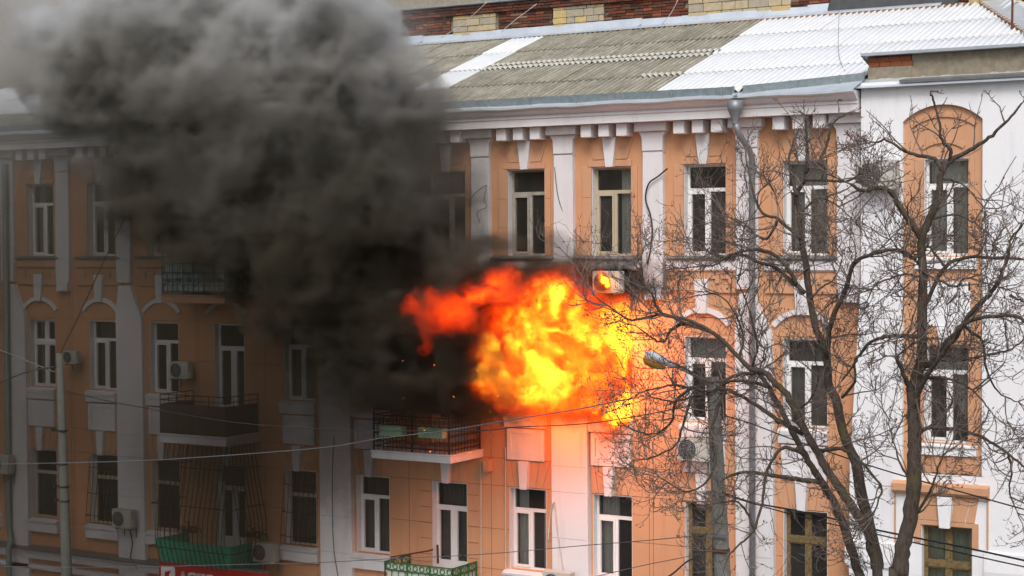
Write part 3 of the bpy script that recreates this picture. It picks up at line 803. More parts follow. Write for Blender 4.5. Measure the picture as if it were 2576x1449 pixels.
# balconies --------------------------------------------------------------
def bars(mb, p, q, n, z0, z1, r=.011, lean=0):
    for i in range(n + 1):
        t = i / n; x = p[0] + (q[0] - p[0]) * t; y = p[1] + (q[1] - p[1]) * t
        mb.tube([(x, y, z0), (x, y, z1)], r, 4)
def scroll(mb, c, ax, r, turns=1.3, s=1, rad=.011, n=14, up=1):
    P = []
    for i in range(n + 1):
        t = i / n; a = s * t * turns * 2 * math.pi; rr = r * (1 - .75 * t)
        P.append((c[0] + ax[0] * rr * math.cos(a), c[1] + ax[1] * rr * math.cos(a), c[2] + up * rr * math.sin(a)))
    mb.tube(P, rad, 4)
def balcony(x0, x1, dep, z0, z1, slabm, label):
    mb = MB(); mb.box(x0, x1, -dep, -.001, z0, z1 - .04); mb.box(x0 - .03, x1 + .03, -dep - .03, -.001, z1 - .04, z1)
    o = mb.build('balcony', slabm, B, bevel=.01); o['label'] = label; return o
def loops(x0, x1, dep): return [((x0, -dep), (x1, -dep)), ((x1, -dep), (x1, -.05)), ((x0, -dep), (x0, -.05))]
# third floor blue balcony
b3 = balcony(-9.85, -7.72, 1.15, 11.50, 11.72, ORANGE_T, 'orange slab balcony with blue wrought iron railing')
mb = MB()
for (p, q) in loops(-9.83, -7.74, 1.12):
    for z in (11.80, 12.28, 12.52, 12.60): mb.tube([(*p, z), (*q, z)], .015, 4)
    L = math.hypot(q[0] - p[0], q[1] - p[1]); n = max(2, round(L / .36)); ax = ((q[0] - p[0]) / L, (q[1] - p[1]) / L)
    bars(mb, p, q, n, 11.72, 12.6, .018)
    bars(mb, p, q, n * 4, 12.28, 12.60, .008)
    for i in range(n):
        m = (p[0] + (q[0] - p[0]) * (i + .5) / n, p[1] + (q[1] - p[1]) * (i + .5) / n)
        mb.tube([(*m, 11.75), (*m, 12.28)], .013, 4)
        for s in (-1, 1):
            scroll(mb, (m[0] + s * ax[0] * .07, m[1] + s * ax[1] * .07, 12.08), (s * ax[0], s * ax[1]), .065)
            scroll(mb, (m[0] + s * ax[0] * .10, m[1] + s * ax[1] * .10, 12.22), (s * ax[0], s * ax[1]), .09, .5)
            mb.tube([(m[0] + s * ax[0] * .03, m[1] + s * ax[1] * .03, 12.0), (m[0] + s * ax[0] * .10, m[1] + s * ax[1] * .10, 11.95), (m[0] + s * ax[0] * .17, m[1] + s * ax[1] * .17, 11.95), (m[0] + s * ax[0] * .17, m[1] + s * ax[1] * .17, 12.03)], .012, 4)
mb.build('railing', IRONB, b3)
mb = MB(); mb.box(-9.79, -7.80, -1.07, -1.05, 11.78, 12.66); mb.build('windbreak_board', BOARDW, b3)
mb = MB()
for (p, q) in loops(-9.83, -7.74, 1.12): mb.tube([(*p, 12.78), (*q, 12.78)], .012, 4)
for x in (-9.83, -9.1, -8.4, -7.74): mb.tube([(x, -1.12, 12.6), (x, -1.12, 12.78)], .01, 4)
mb.tube([(-9.83, -1.12, 12.7), (-9.86, -1.1, 14.3)], .014, 4)
mb.build('upper_rail', IRONR, b3)
# second floor dark balcony
b2 = balcony(-9.78, -7.56, 1.35, 7.92, 8.16, WHITE, 'balcony with dark brown panels and thin top rail')
mb = MB(); z0, z1 = 8.17, 8.92
mb.box(-9.74, -7.6, -1.32, -1.30, z0, z1); mb.box(-7.62, -7.6, -1.30, -.05, z0, z1); mb.box(-9.74, -9.72, -1.30, -.05, z0, z1); mb.build('side_panel', BROWNP, b2)
mb = MB()
for (p, q) in loops(-9.75, -7.59, 1.33):
    for z in (9.02, 9.16): mb.tube([(*p, z), (*q, z)], .012, 4)
    bars(mb, p, q, 4, 8.16, 9.16, .012)
mb.build('railing', IRON, b2)
# first floor caged green balcony
b1 = balcony(-9.78, -7.58, 1.2, 4.42, 4.58, GREEN, 'green panelled balcony inside a cage of bent bars')
for (p, q, n) in (((-9.76, -1.22), (-7.58, -1.22), 17), ((-7.56, -1.22), (-7.56, -.1), 9), ((-9.78, -.1), (-9.78, -1.22), 8)):
    for i in range(n):
        t0, t1 = i / n, (i + .94) / n
        a = (p[0] + (q[0] - p[0]) * t0, p[1] + (q[1] - p[1]) * t0); b = (p[0] + (q[0] - p[0]) * t1, p[1] + (q[1] - p[1]) * t1)
        def tp(q): return (-8.67 + (q[0] + 8.67) * 1.14, q[1] * 1.13, 5.42)
        mb = MB(); mb.poly([(*a, 4.58), (*b, 4.58), tp(b), tp(a)])
        o = mb.build('panel_board', GREEN, b1, fix=False)
        so = o.modifiers.new('s', 'SOLIDIFY'); so.thickness = .014
mb = MB()
def cage(x, y, xo, yo):
    mb.tube([(x, y, 4.5), (x + xo * .17, y + yo * .17, 5.0), (x + xo * .30, y + yo * .30, 5.45), (x + xo * .26, y + yo * .26, 6.0), (x + xo * .06, y + yo * .06, 6.9), (x - xo * .12, y - yo * .12, 7.9)], .011, 4)
for i in range(15): cage(-9.76 + i * .156, -1.25, 0, -1)
for i in range(8): cage(-7.54, -1.2 + i * .15, 1, 0)
for i in range(4): cage(-9.8, -1.1 + i * .25, -1, 0)
for z, o_ in ((5.25, .25), (6.35, .20), (7.3, -.02)):
    mb.tube([(-9.8 - o_, -.1, z), (-9.8 - o_, -1.25 - o_, z), (-7.54 + o_, -1.25 - o_, z), (-7.54 + o_, -.1, z)], .012, 4)
mb.build('window_cage', IRON, b1)
mb = MB(); mb.box(-8.02, -7.9, -1.1, -1.0, 4.6, 7.0); mb.build('post', BOARDW, b1)
# burnt balcony near the fire
bb = balcony(-3.05, -.82, 1.42, 7.93, 8.13, WHITE, 'white slab balcony with scorched ornate iron railing')
mb = MB()
for (p, q) in loops(-3.0, -.88, 1.38):
    for z in (8.22, 8.75, 8.96, 9.10): mb.tube([(*p, z), (*q, z)], .014, 4)
    L = math.hypot(q[0] - p[0], q[1] - p[1]); n = max(3, round(L / .13)); ax = ((q[0] - p[0]) / L, (q[1] - p[1]) / L)
    bars(mb, p, q, n, 8.13, 8.96, .009)
    for i in range(n):
        m = (p[0] + (q[0] - p[0]) * (i + .5) / n, p[1] + (q[1] - p[1]) * (i + .5) / n)
        scroll(mb, (*m, 8.84), ax, .06, 1.2, rad=.009, n=9); scroll(mb, (*m, 8.36), ax, .06, 1.2, s=-1, rad=.009, n=9); scroll(mb, (*m, 8.55), ax, .05, 1.2, rad=.009, n=8, up=-1)
for p in ((-3.0, -1.38), (-.88, -1.38), (-.88, -.05), (-1.9, -1.38)): mb.tube([(*p, 8.1), (*p, 9.12)], .022, 6)
mb.tube([(-.88, -1.38, 9.1), (-.88, -1.38, 9.6)], .012, 4); mb.tube([(-.88, -1.38, 9.3), (-.88, -.05, 9.32)], .01, 4)
mb.build('railing', IRONR if False else IRON, bb)
mb = MB(); mb.box(-.7, -.55, -.2, 0, 7.62, 7.90); mb.build('bracket', ORANGE_T, B)
# green balcony at the bottom
bg_ = balcony(-2.92, -.97, 1.12, 4.40, 4.58, WHITE, 'balcony with green railing of rings backed by pale sheet')
mb = MB()
for (p, q) in loops(-2.90, -.99, 1.10):
    for z in (4.66, 5.25, 5.43): mb.tube([(*p, z), (*q, z)], .018, 4)
    L = math.hypot(q[0] - p[0], q[1] - p[1]); n = max(3, round(L / .19)); ax = ((q[0] - p[0]) / L, (q[1] - p[1]) / L)
    bars(mb, p, q, n, 4.58, 5.25, .012)
    for i in range(n):
        m = (p[0] + (q[0] - p[0]) * (i + .5) / n, p[1] + (q[1] - p[1]) * (i + .5) / n)
        P = [(m[0] + ax[0] * .062 * math.cos(a * math.pi / 6), m[1] + ax[1] * .062 * math.cos(a * math.pi / 6), 5.34 + .062 * math.sin(a * math.pi / 6)) for a in range(13)]
        mb.tube(P, .012, 4, cap=False)
    bars(mb, p, q, 3, 4.58, 5.45, .024)
mb.build('railing', GREEN2, bg_)
mb = MB(); mb.box(-2.86, -1.03, -1.07, -1.055, 4.6, 5.40); mb.box(-1.035, -1.02, -1.05, -.08, 4.6, 5.40); mb.build('backing_sheet', BOARDW, bg_)
mb = MB(); mb.tube([(-2.9, -.9, 5.5), (-2.2, -.3, 5.62), (-2.2, -.1, 5.62)], .02, 5); mb.tube([(-2.05, -.1, 5.3), (-2.05, -.12, 5.75)], .03, 5); mb.build('rusty_bracket', IRONR, bg_)

# window grilles on the left, first floor
for c in (-13.02, -6.26):
    mb = MB()
    for i in range(7):
        x = c - .48 + i * .16
        mb.tube([(x, -.05, 7.2), (x, -.12, 6.5), (x, -.22, 5.7), (x, -.24, 5.45), (x, -.12, 5.36), (x, -.02, 5.38)], .009, 4)
    for z, y in ((6.9, -.09), (6.2, -.16), (5.6, -.24)): mb.tube([(c - .5, -.0, z), (c - .5, y, z), (c + .5, y, z), (c + .5, 0, z)], .009, 4)
    mb.build('window_grille', IRON, B)

# ------------------------------------------------------------------ shop sign
sg = empty('shop_sign', (-9.9, -.7, 4.1))
tag(sg, 'red shop sign with white lettering under the green caged balcony', 'sign')
pL, pR = at(400, 1413, -1.35), at(662, 1443, -1.35)
zt = 4.36
x0, x1 = pL.x, pR.x
zL, zR = pL.z, pR.z
mb = MB()
def sz(x): return zL + (zR - zL) * (x - x0) / (x1 - x0)
mb.prism([(x0, zL - 1.2), (x1, zR - 1.2), (x1, zR), (x0, zL)], -1.35, -1.15); o = mb.build('board', RED, sg); o.matrix_parent_inverse = Matrix.Translation((9.9, .7, -4.1))
mb = MB(); mb.prism([(x0, zL + .001), (x1, zR + .001), (x1, zR + .03), (x0, zL + .03)], -1.36, -1.12); o = mb.build('top_trim', LEDGE, sg); o.matrix_parent_inverse = Matrix.Translation((9.9, .7, -4.1))
mb = MB()
def stroke(pts, wd, top=.0):
    for (a, b) in zip(pts[:-1], pts[1:]):
        ax_, az = a; bx_, bz = b; dx, dz = bx_ - ax_, bz - az; l = math.hypot(dx, dz); nx_, nz_ = -dz / l * wd / 2, dx / l * wd / 2
        P = [(ax_ + nx_, sz(ax_) + az + nz_), (ax_ - nx_, sz(ax_) + az - nz_), (bx_ - nx_, sz(bx_) + bz - nz_), (bx_ + nx_, sz(bx_) + bz + nz_)]
        mb.prism(P, -1.375, -1.352)
# emblem (rounded white tile with a red mark) and letters
e0 = x0 + .08
mb.prism([(e0, sz(e0) - .62), (e0 + .44, sz(e0) - .62), (e0 + .47, sz(e0) - .58), (e0 + .47, sz(e0) - .14), (e0 + .43, sz(e0) - .09), (e0 + .04, sz(e0) - .09), (e0, sz(e0) - .13)], -1.366, -1.352)
u = e0 + .62; T = -.18; Bm = -.68
stroke([(u, Bm), (u + .12, T), (u + .24, Bm)], .06); stroke([(u + .05, -.5), (u + .19, -.5)], .05); u += .33
stroke([(u, Bm), (u, T - .03), (u + .2, T - .03), (u + .2, Bm)], .06); u += .29
stroke([(u - .02, T - .03), (u + .22, T - .03)], .06); stroke([(u + .1, T), (u + .1, Bm)], .06); u += .31
stroke([(u + .18, T - .03), (u, T - .03), (u, Bm), (u + .18, Bm)], .06); stroke([(u, -.43), (u + .15, -.43)], .05); u += .28
o = mb.build('lettering', SIGNW, sg); o.matrix_parent_inverse = Matrix.Translation((9.9, .7, -4.1))
mb = MB(); stroke([(e0 + .17, -.55), (e0 + .17, -.25), (e0 + .27, -.25)], .05); stroke([(e0 + .3, -.2), (e0 + .22, -.35), (e0 + .34, -.5)], .05)
o = mb.build('emblem_mark', RED, sg); o.matrix_parent_inverse = Matrix.Translation((9.9, .7, -4.1))
for v in o.data.vertices: v.co.y -= .016

# ------------------------------------------------------------------ air conditioners
def ac_mesh(wd, h, dep):
    mb = MB(); mb.box(0, wd, 0, dep, 0, h); case = mb.mesh('case', ACW)
    r = h * .40; cx_, cz = wd * .36, h * .5
    mb = MB(); n = 24
    P = [(cx_ + r * math.cos(2 * math.pi * k / n), -.013, cz + r * math.sin(2 * math.pi * k / n)) for k in range(n)]
    mb.poly([p for p in P]); hole = mb.mesh('fan_opening', ACD)
    mb = MB()
    for rr in (1, .8, .6, .4, .2):
        mb.tube([(cx_ + r * rr * math.cos(2 * math.pi * k / n), -.02, cz + r * rr * math.sin(2 * math.pi * k / n)) for k in range(n + 1)], .006, 4, cap=False)
    for k in range(4):
        a = k * math.pi / 4; mb.tube([(cx_ - r * math.cos(a), -.02, cz - r * math.sin(a)), (cx_ + r * math.cos(a), -.02, cz + r * math.sin(a))], .006, 4)
    gr = mb.mesh('fan_grille', PIPE)
    mb = MB()
    mb.prism([(.12, -.04), (.15, -.04), (.15, 0), (.12, 0)], 0, dep + .12); mb.box(.12, .15, dep + .1, dep + .13, -.3, -.041); br = mb.mesh('bracket', LEDGE)
    mb = MB(); mb.box(wd, wd + .05, dep * .2, dep * .6, h * .1, h * .45); vv = mb.mesh('valve_cover', ACW)
    return case, hole, gr, br, br, vv
ACS = ac_mesh(.72, .52, .26)
def ac(px, py, yfront, label, scale=1.0):
    p = at(px, py, yfront)
    e = empty('air_conditioner', p); e.scale = (scale,) * 3
    tag(e, label, 'air conditioner', 'air conditioner units fixed to the facade')
    for q, (nme, me) in enumerate(zip(('case', 'fan_opening', 'fan_grille', 'bracket', 'bracket', 'valve_cover'), ACS)):
        o = link(nme, me, e, (.45 if q == 4 else 0, 0, 0))
        if nme == 'case': b = o.modifiers.new('b', 'BEVEL'); b.width = .012
    return e
ac(1490, 737, -.42, 'white air conditioner with fire in its fan, beside the flames', .95)
ac(2152, 478, -.80, 'white air conditioner on the white bay wall behind the tree crowns', 1.15)
ac(1702, 1158, -.45, 'air conditioner behind the lamp pole and hanging twigs', 1.0)
ac(427, 952, -.42, 'air conditioner beside a second floor window left of the dark balcony', .86)
ac(281, 1326, -.50, 'smoke-dimmed air conditioner on the white pilaster left of the caged balcony', .95)
ac(634, 1412, -.55, 'air conditioner at the right end of the green caged balcony', .95)
ac(-25, 1190, -.50, 'air conditioner cut by the picture edge above a grey drainpipe', 1.0)
ac(1364, 1492, -.55, 'air conditioner low on the white pilaster, only its top in view', 1.0)
ac(158, 915, -.40, 'pale air conditioner directly behind the top of the bare pole', .7)
for k in range(2):
    px = (955, 1052)[k]
    p = at(px, (1095, 1100)[k], -1.62); e = empty('flower_box', p)
    tag(e, ('pale green flower box hung at the left of the scorched railing', 'pale green flower box hung at the corner of the scorched railing')[k], 'flower box', 'flower boxes on the scorched balcony')
    L = (.62, .66)[k]
    mb = MB(); mb.box(0, L, 0, .02, 0, .23); mb.box(0, L, .18, .2, 0, .23); mb.box(0, .02, .02, .18, 0, .23); mb.box(L - .02, L, .02, .18, 0, .23); mb.box(.02, L - .02, .02, .18, 0, .02)
    mb.build('box', PALEG, e)
    mb = MB(); mb.box(.021, L - .021, .021, .179, .021, .19); mb.build('soil', IRON, e)
# plants on the caged balcony
mb = MB()
for i in range(260):
    x = rng.normal(0, .16); z = abs(rng.normal(0, .1)); y = rng.normal(0, .06); s = .04
    a = rng.uniform(0, 6.28); d = Vector((math.cos(a), math.sin(a), rng.uniform(-.5, .8))) * s; e_ = Vector((-math.sin(a), math.cos(a), .3)) * s * .5
    c = Vector((x, y, z)); mb.poly([c - d, c + e_, c + d, c - e_])
pm = mb.mesh('potted_plant', plain('leaf_green', (0.025, 0.075, 0.03), 0.7, bumpy=0))
for k, (px, py) in enumerate(((478, 1340), (640, 1352))):
    o = link('potted_plant', pm, None, at(px, py, (-1.3, -.5)[k]))
    tag(o, ('dark leafy plant on the front of the green caged balcony', 'dark leafy plant at the wall side of the green caged balcony')[k], 'plant', 'plants on the caged balcony')

# ------------------------------------------------------------------ brick building behind
YW = YT + .16
K = empty('brick_building', (0, YW, 0)); 
tag(K, 'taller brick building with pale stone panels rising behind the corrugated roof', 'building')
KI = Matrix.Translation((0, -YW, 0))
def kpart(mb, name, m, **k):
    o = mb.build(name, m, K, **k); o.matrix_parent_inverse = KI; return o
ZB0 = 17.6
def PW(px, py): return at(px, py, YW)
mb = MB(); mb.box(-26, 20, YW + .06, YW + 1.0, 0.1, 21.2); kpart(mb, 'wall', MORTAR)
panels = [(PW(1140, 60).x, PW(1248, 60).x), (PW(1392, 40).x, PW(1520, 40).x), (PW(1732, 20).x, PW(1990, 20).x), (PW(1000, 70).x - 1.6, PW(1000, 70).x - .2), (PW(2400, 20).x + .35, PW(2400, 20).x + 1.6), (-11.5, -9.9), (-15, -13.2)]
ZP = (18.45, 19.62)
ztop = PW(1050, 48).z
bricks = []
ZBASE = 18.45
z = ZBASE; row = 0
while z < ztop - .03:
    x = -16 + (row % 2) * .13
    while x < 14:
        L = random.choice((.25, .25, .25, .12)); 
        if not any(a - .04 < x + L * .5 < b + .04 for a, b in panels):
            bricks.append((x, z, L))
        x += L + .012
    z += .078; row += 1
bricks.sort(key=lambda b: -b[0] if PW(1045, 60).x < b[0] < PW(2085, 10).x else 100)
bm_cache = {}
def brick_mesh(L, mi, v):
    k = (L, mi, v)
    if k in bm_cache: return bm_cache[k]
    mb = MB(); mb.box(0, L, 0, .1, 0, .062); me = mb.mesh('brick', BRICK[mi])
    r = random.Random(v * 7 + mi)
    for vt in me.vertices: vt.co += Vector((r.uniform(-.006, .006), r.uniform(-.008, .004), r.uniform(-.004, .004)))
    bm_cache[k] = me; return me
rest = [MB() for _ in BRICK]
for i, (x, z, L) in enumerate(bricks):
    mi = random.choices(range(5), (5, 4, 4, 1.3, 1.2))[0]; dy = random.uniform(-.02, .012)
    if i < 300:
        o = link('brick', brick_mesh(L, mi, random.randint(0, 3)), K); o.matrix_parent_inverse = KI; o.location = (x, YW + dy, z)
    else: rest[mi].box(x, x + L, YW + dy, YW + .1, z, z + .062)
allr = MB()
for mi, r in enumerate(rest):
    n = len(allr.v); allr.v += r.v; allr.f += [tuple(n + i for i in f) for f in r.f]; allr.m += [mi] * len(r.f)
o = kpart(allr, 'brickwork', BRICK, fix=False); o['kind'] = 'stuff'
# projecting top courses
mb = MB(); x = -16
cm = MB()
for kk in range(3):
    x = -16 + kk * .09
    while x < 14:
        cm.box(x, x + .24, YW - .09 - .03 * (kk == 2) + random.uniform(-.01, .01), YW + .1, ztop + kk * .078, ztop + kk * .078 + .064, random.choice((0, 1, 1, 2))); x += .252
o = kpart(cm, 'projecting_course', BRICK[:3], fix=False); o['kind'] = 'stuff'
zz = ztop + .24
mb = MB(); x = -16
cop = MB(); cop.profile([(YW - .08, zz), (YW - .20, zz + .02), (YW - .22, zz + .06), (YW + .3, zz + .14), (YW + .3, zz)], -17, 14); kpart(cop, 'coping_flashing', ZINC)
# stone blocks
for (a, b) in panels:
    z = 18.5
    while z < ztop - .06:
        h = random.uniform(.15, .24); h = min(h, ztop - .01 - z); x = a
        while x < b - .02:
            L = random.uniform(.25, .55); L = min(L, b - x)
            if b - x - L < .12: L = b - x
            mb = MB(); mb.box(x + .006, x + L - .006, YW - .03 + random.uniform(-.012, .012), YW + .1, z + .005, z + h - .005)
            kpart(mb, 'stone_block', random.choices(STONE, (4, 2, 2))[0], bevel=.012)
            x += L
        z += h
# plaster spatter at the foot of the wall, tar sheet, thing on top
mb = MB(); pts = []
x = -16
top = []
while x < 9.2: top.append((x, 18.52 + .10 + random.uniform(-.05, .07))); x += .16
mb.prism([(-16, 18.3), (9.2, 18.3)] + top[::-1], YW - .05, YW); kpart(mb, 'plaster_fillet', plain('grey_plaster', (.46, .44, .40), .9, var=.4, scale=5))
a, b = PW(2083, 15), PW(2410, 5)
mb = MB(); mb.prism([(a.x, 18.55), (b.x, 18.52), (b.x + .1, 18.9), (a.x + .1, 18.95)], YW - .2, YW - .052); kpart(mb, 'tar_sheet', TAR, bevel=.05)

# ------------------------------------------------------------------ poles
def pole(name, pts, y, label, group=None, ntop=8):
    base = at(*pts[-1][:2], y)
    e = empty(name, (base.x, y, 0.13)); tag(e, label, 'pole' if 'lamp' not in name else 'street lamp')
    return e
LP = -4.0
top = at(150, 889, LP); bot = at(168, 1449, LP)
dirp = (bot - top) / (top.z - bot.z)
foot = bot + dirp * (bot.z - .13)
e = empty('utility_pole', foot); tag(e, 'bare round concrete pole with black cable clamps, standing in thin smoke', 'pole')
INV = Matrix.Translation(-foot)
def addp(mb, n, m, par, inv, **k):
    o = mb.build(n, m, par, **k); o.matrix_parent_inverse = inv; return o
mb = MB(); mb.tube([top, bot, foot], [.085, .135, .17], 14); addp(mb, 'shaft', CONCD, e, INV, smooth=True)
for (px, py) in ((157, 1083), (161, 1224), (163, 1260), (158, 1168)):
    c = at(px, py, LP); r = .125
    mb = MB(); mb.tube([c - Vector((0, 0, .02)), c + Vector((0, 0, .02))], r, 12); mb.box(c.x - .3, c.x - .12, c.y - .02, c.y + .02, c.z - .02, c.z + .02); mb.box(c.x - .34, c.x - .28, c.y - .03, c.y + .03, c.z - .04, c.z + .04)
    addp(mb, 'cable_clamp', IRON, e, INV)

RP = -7.0
top = at(1793, 948, RP); bot = at(1818, 1449, RP)
dirp = (bot - top) / (top.z - bot.z); foot = bot + dirp * (bot.z - .13)
e = empty('street_lamp', foot); tag(e, 'concrete street lamp with a silver cobra head on a bent arm, behind bare branches', 'street lamp')
INV = Matrix.Translation(-foot)
mb = MB(); mb.tube([top, bot, foot], [.112, .142, .18], 8); addp(mb, 'shaft', CONC, e, INV)
a0 = top + Vector((0, -.02, -.2)); a1 = at(1752, 946, RP - .2); a2 = at(1700, 921, RP - .4)
mb = MB(); mb.tube([a0, at(1775, 962, RP - .1), a1, a2], [.035, .035, .03, .028], 8); addp(mb, 'arm', PIPE, e, INV, smooth=True)
h1 = at(1622, 889, RP - .7); hd = (h1 - a2); L = hd.length; hd.normalize()
P = [a2 - hd * .05 + hd * (L + .05) * t for t in (0, .15, .35, .55, .75, .92, 1)]
mb = MB(); mb.tube(P, [.035, .045, .07, .09, .095, .075, .03], 12)
o = addp(mb, 'lamp_head', plain('lamp_silver', (.74, .78, .82), .4, metal=.1, var=.15, bumpy=0), e, INV, smooth=True)
mb = MB(); off = Vector((-.02, -.02, -.085)); mb.tube([p + off for p in P[2:]], [.05, .09, .105, .085, .03], 10)
o2 = addp(mb, 'lamp_bowl', plain('amber_bowl', (.55, .26, .05), .3, bumpy=0), e, INV, smooth=True)
for (px, py) in ((1812, 1346), (1814, 1384), (1803, 1240)):
    c = at(px, py, RP); mb = MB(); mb.tube([c - Vector((0, 0, .035)), c + Vector((0, 0, .035))], .152, 8); mb.box(c.x - .2, c.x + .2, c.y - .17, c.y - .13, c.z - .015, c.z + .015)
    addp(mb, 'pole_band', IRONR if py == 1384 else LEDGE, e, INV)

# ------------------------------------------------------------------ cables
def cable(name, pts, ys, r, m, label, sub=4, cat='cable'):
    P = []
    n = len(pts)
    for i, (px, py) in enumerate(pts):
        y = ys[0] + (ys[1] - ys[0]) * i / (n - 1); P.append(at(px, py, y))
    Q = []
    for i in range(n - 1):
        p0, p1, p2, p3 = P[max(i - 1, 0)], P[i], P[i + 1], P[min(i + 2, n - 1)]
        for k in range(sub):
            t = k / sub
            Q.append(.5 * ((2 * p1) + (-p0 + p2) * t + (2 * p0 - 5 * p1 + 4 * p2 - p3) * t * t + (-p0 + 3 * p1 - 3 * p2 + p3) * t ** 3))
    Q.append(P[-1]); mb = MB(); mb.tube(Q, r, 5); o = mb.build(name, m, smooth=True)
    return tag(o, label, cat)
cable('overhead_cable', [(152, 888), (200, 790), (262, 655), (335, 508)], (LP, -.1), .012, CABLE, 'thin dark wire rising steeply from the bare pole top into the smoke')
cable('overhead_cable', [(-60, 862), (0, 881), (60, 905), (142, 938)], (LP - 1, LP), .017, CABLEG, 'thick pale cable reaching the bare pole from the upper left edge')
cable('overhead_cable', [(-60, 985), (0, 962), (70, 935), (142, 922)], (LP - 1, LP), .018, CABLE, 'dark cable rising to the bare pole from the left edge')
cable('overhead_cable', [(162, 984), (297, 1014), (413, 1034), (570, 1060), (717, 1074), (805, 1079), (955, 1084), (1205, 1083), (1305, 1074), (1472, 1066), (1640, 1040), (1790, 1010)], (LP, RP), .010, CABLE, 'thin sagging wire between the two poles, just under the flames')
cable('overhead_cable', [(-80, 1168), (30, 1167), (300, 1161), (480, 1152), (805, 1127), (955, 1103), (1125, 1083), (1305, 1053), (1472, 1026), (1640, 992), (1790, 965)], (LP - .6, RP), .011, CABLEG, 'pale grey cable crossing in front of the scorched balcony')
cable('overhead_cable', [(-80, 1424), (180, 1427), (360, 1426), (600, 1420), (805, 1415), (972, 1406), (1205, 1395), (1472, 1372), (1610, 1361), (1800, 1343)], (LP - .6, RP), .008, CABLEG, 'thin pale wire low across the sign and green balcony')
cable('overhead_cable', [(1380, 1478), (1530, 1443), (1620, 1422), (1730, 1400), (1806, 1382)], (RP - .4, RP), .008, CABLEG, 'thin wire climbing to the rusty band of the lamp pole')
cable('overhead_cable', [(1640, 1470), (1690, 1445), (1725, 1415), (1758, 1398), (1800, 1366)], (RP - .3, RP), .016, CABLE, 'thick black cable bending up to the lamp pole')
cable('overhead_cable', [(1804, 1233), (1888, 1263), (1984, 1281), (2071, 1299), (2188, 1329), (2304, 1353), (2440, 1380), (2640, 1424)], (RP, RP - 2.5), .015, CABLE, 'upper of two dark green cables leaving the lamp pole to the lower right')
cable('overhead_cable', [(1806, 1240), (1984, 1292), (2188, 1340), (2304, 1366), (2440, 1396), (2640, 1440)], (RP, RP - 2.5), .011, CABLE, 'lower of two dark green cables leaving the lamp pole to the lower right')
cable('overhead_cable', [(1810, 1042), (1891, 1066), (2004, 1109), (2181, 1169), (2304, 1206), (2438, 1243), (2640, 1299)], (RP, RP - 2.5), .011, CABLE, 'dark cable crossing behind the right tree trunk below the bay window')
cable('facade_cable', [(1679, 424), (1655, 444), (1632, 462), (1624, 500), (1636, 540), (1641, 580), (1636, 630), (1628, 665)], (-.2, -.16), .018, CABLE, 'loose black cable curling down the pilaster right of the fire')
cable('facade_cable', [(1225, 465), (1202, 480), (1184, 500), (1180, 520)], (-.2, -.16), .008, CABLE, 'thin loose wire loop on a sooty pilaster')
cable('facade_cable', [(1225, 465), (1218, 500), (1225, 520), (1200, 535), (1208, 560)], (-.2, -.16), .007, CABLE, 'thin wire end dangling beside the wire loop')
cable('facade_cable', [(1395, 1262), (1388, 1275), (1382, 1310), (1379, 1362)], (-.2, -.17), .018, CABLEW, 'white hose bent over on the white pilaster below the fire')
cable('facade_cable', [(1396, 1262), (1402, 1330), (1412, 1400), (1420, 1445)], (-.18, -.17), .014, CABLEW, 'long straight white hose running down the white pilaster')
cable('facade_cable', [(325, 1326), (333, 1370), (328, 1400), (345, 1430)], (-.2, -.2), .014, CABLE, 'dark hose hanging under the smoke-dimmed air conditioner')
cable('facade_cable', [(840, 1100), (836, 1200), (838, 1360), (850, 1449)], (-.17, -.17), .008, CABLE, 'thin vertical wire down the sooty white pilaster')
cable('facade_cable', [(1395, 420), (1405, 500), (1430, 560), (1470, 612)], (-.18, -.05), .008, CABLE, 'thin wire slanting down beside the window above the flames')
cable('roof_cable', [(1330, 240), (1342, 232), (1400, 222), (1450, 205), (1560, 168), (1640, 130)], (-.9, 3.6), .012, CABLEW, 'pale cable lying across the weathered corrugated roof')
cable('roof_cable', [(2112, -10), (2110, 60), (2109, 120), (2118, 165), (2150, 205)], (4, -.1), .006, CABLEG, 'thin wire hanging over the white corrugated sheets')
cable('roof_cable', [(1110, 95), (1170, 55), (1225, 5)], (YW - .3, YW - .3), .009, CABLEW, 'pale wire crossing the brick wall near the smoke')
cable('roof_cable', [(1262, 80), (1290, 55), (1350, 10)], (YW - .3, YW - .3), .010, CABLEW, 'pale wire with a dark knot on the brick wall')
cable('roof_cable', [(1665, 62), (1690, 30), (1705, 0)], (YW - .3, YW - .3), .009, CABLEW, 'pale wire on the brick wall above the weathered roof')

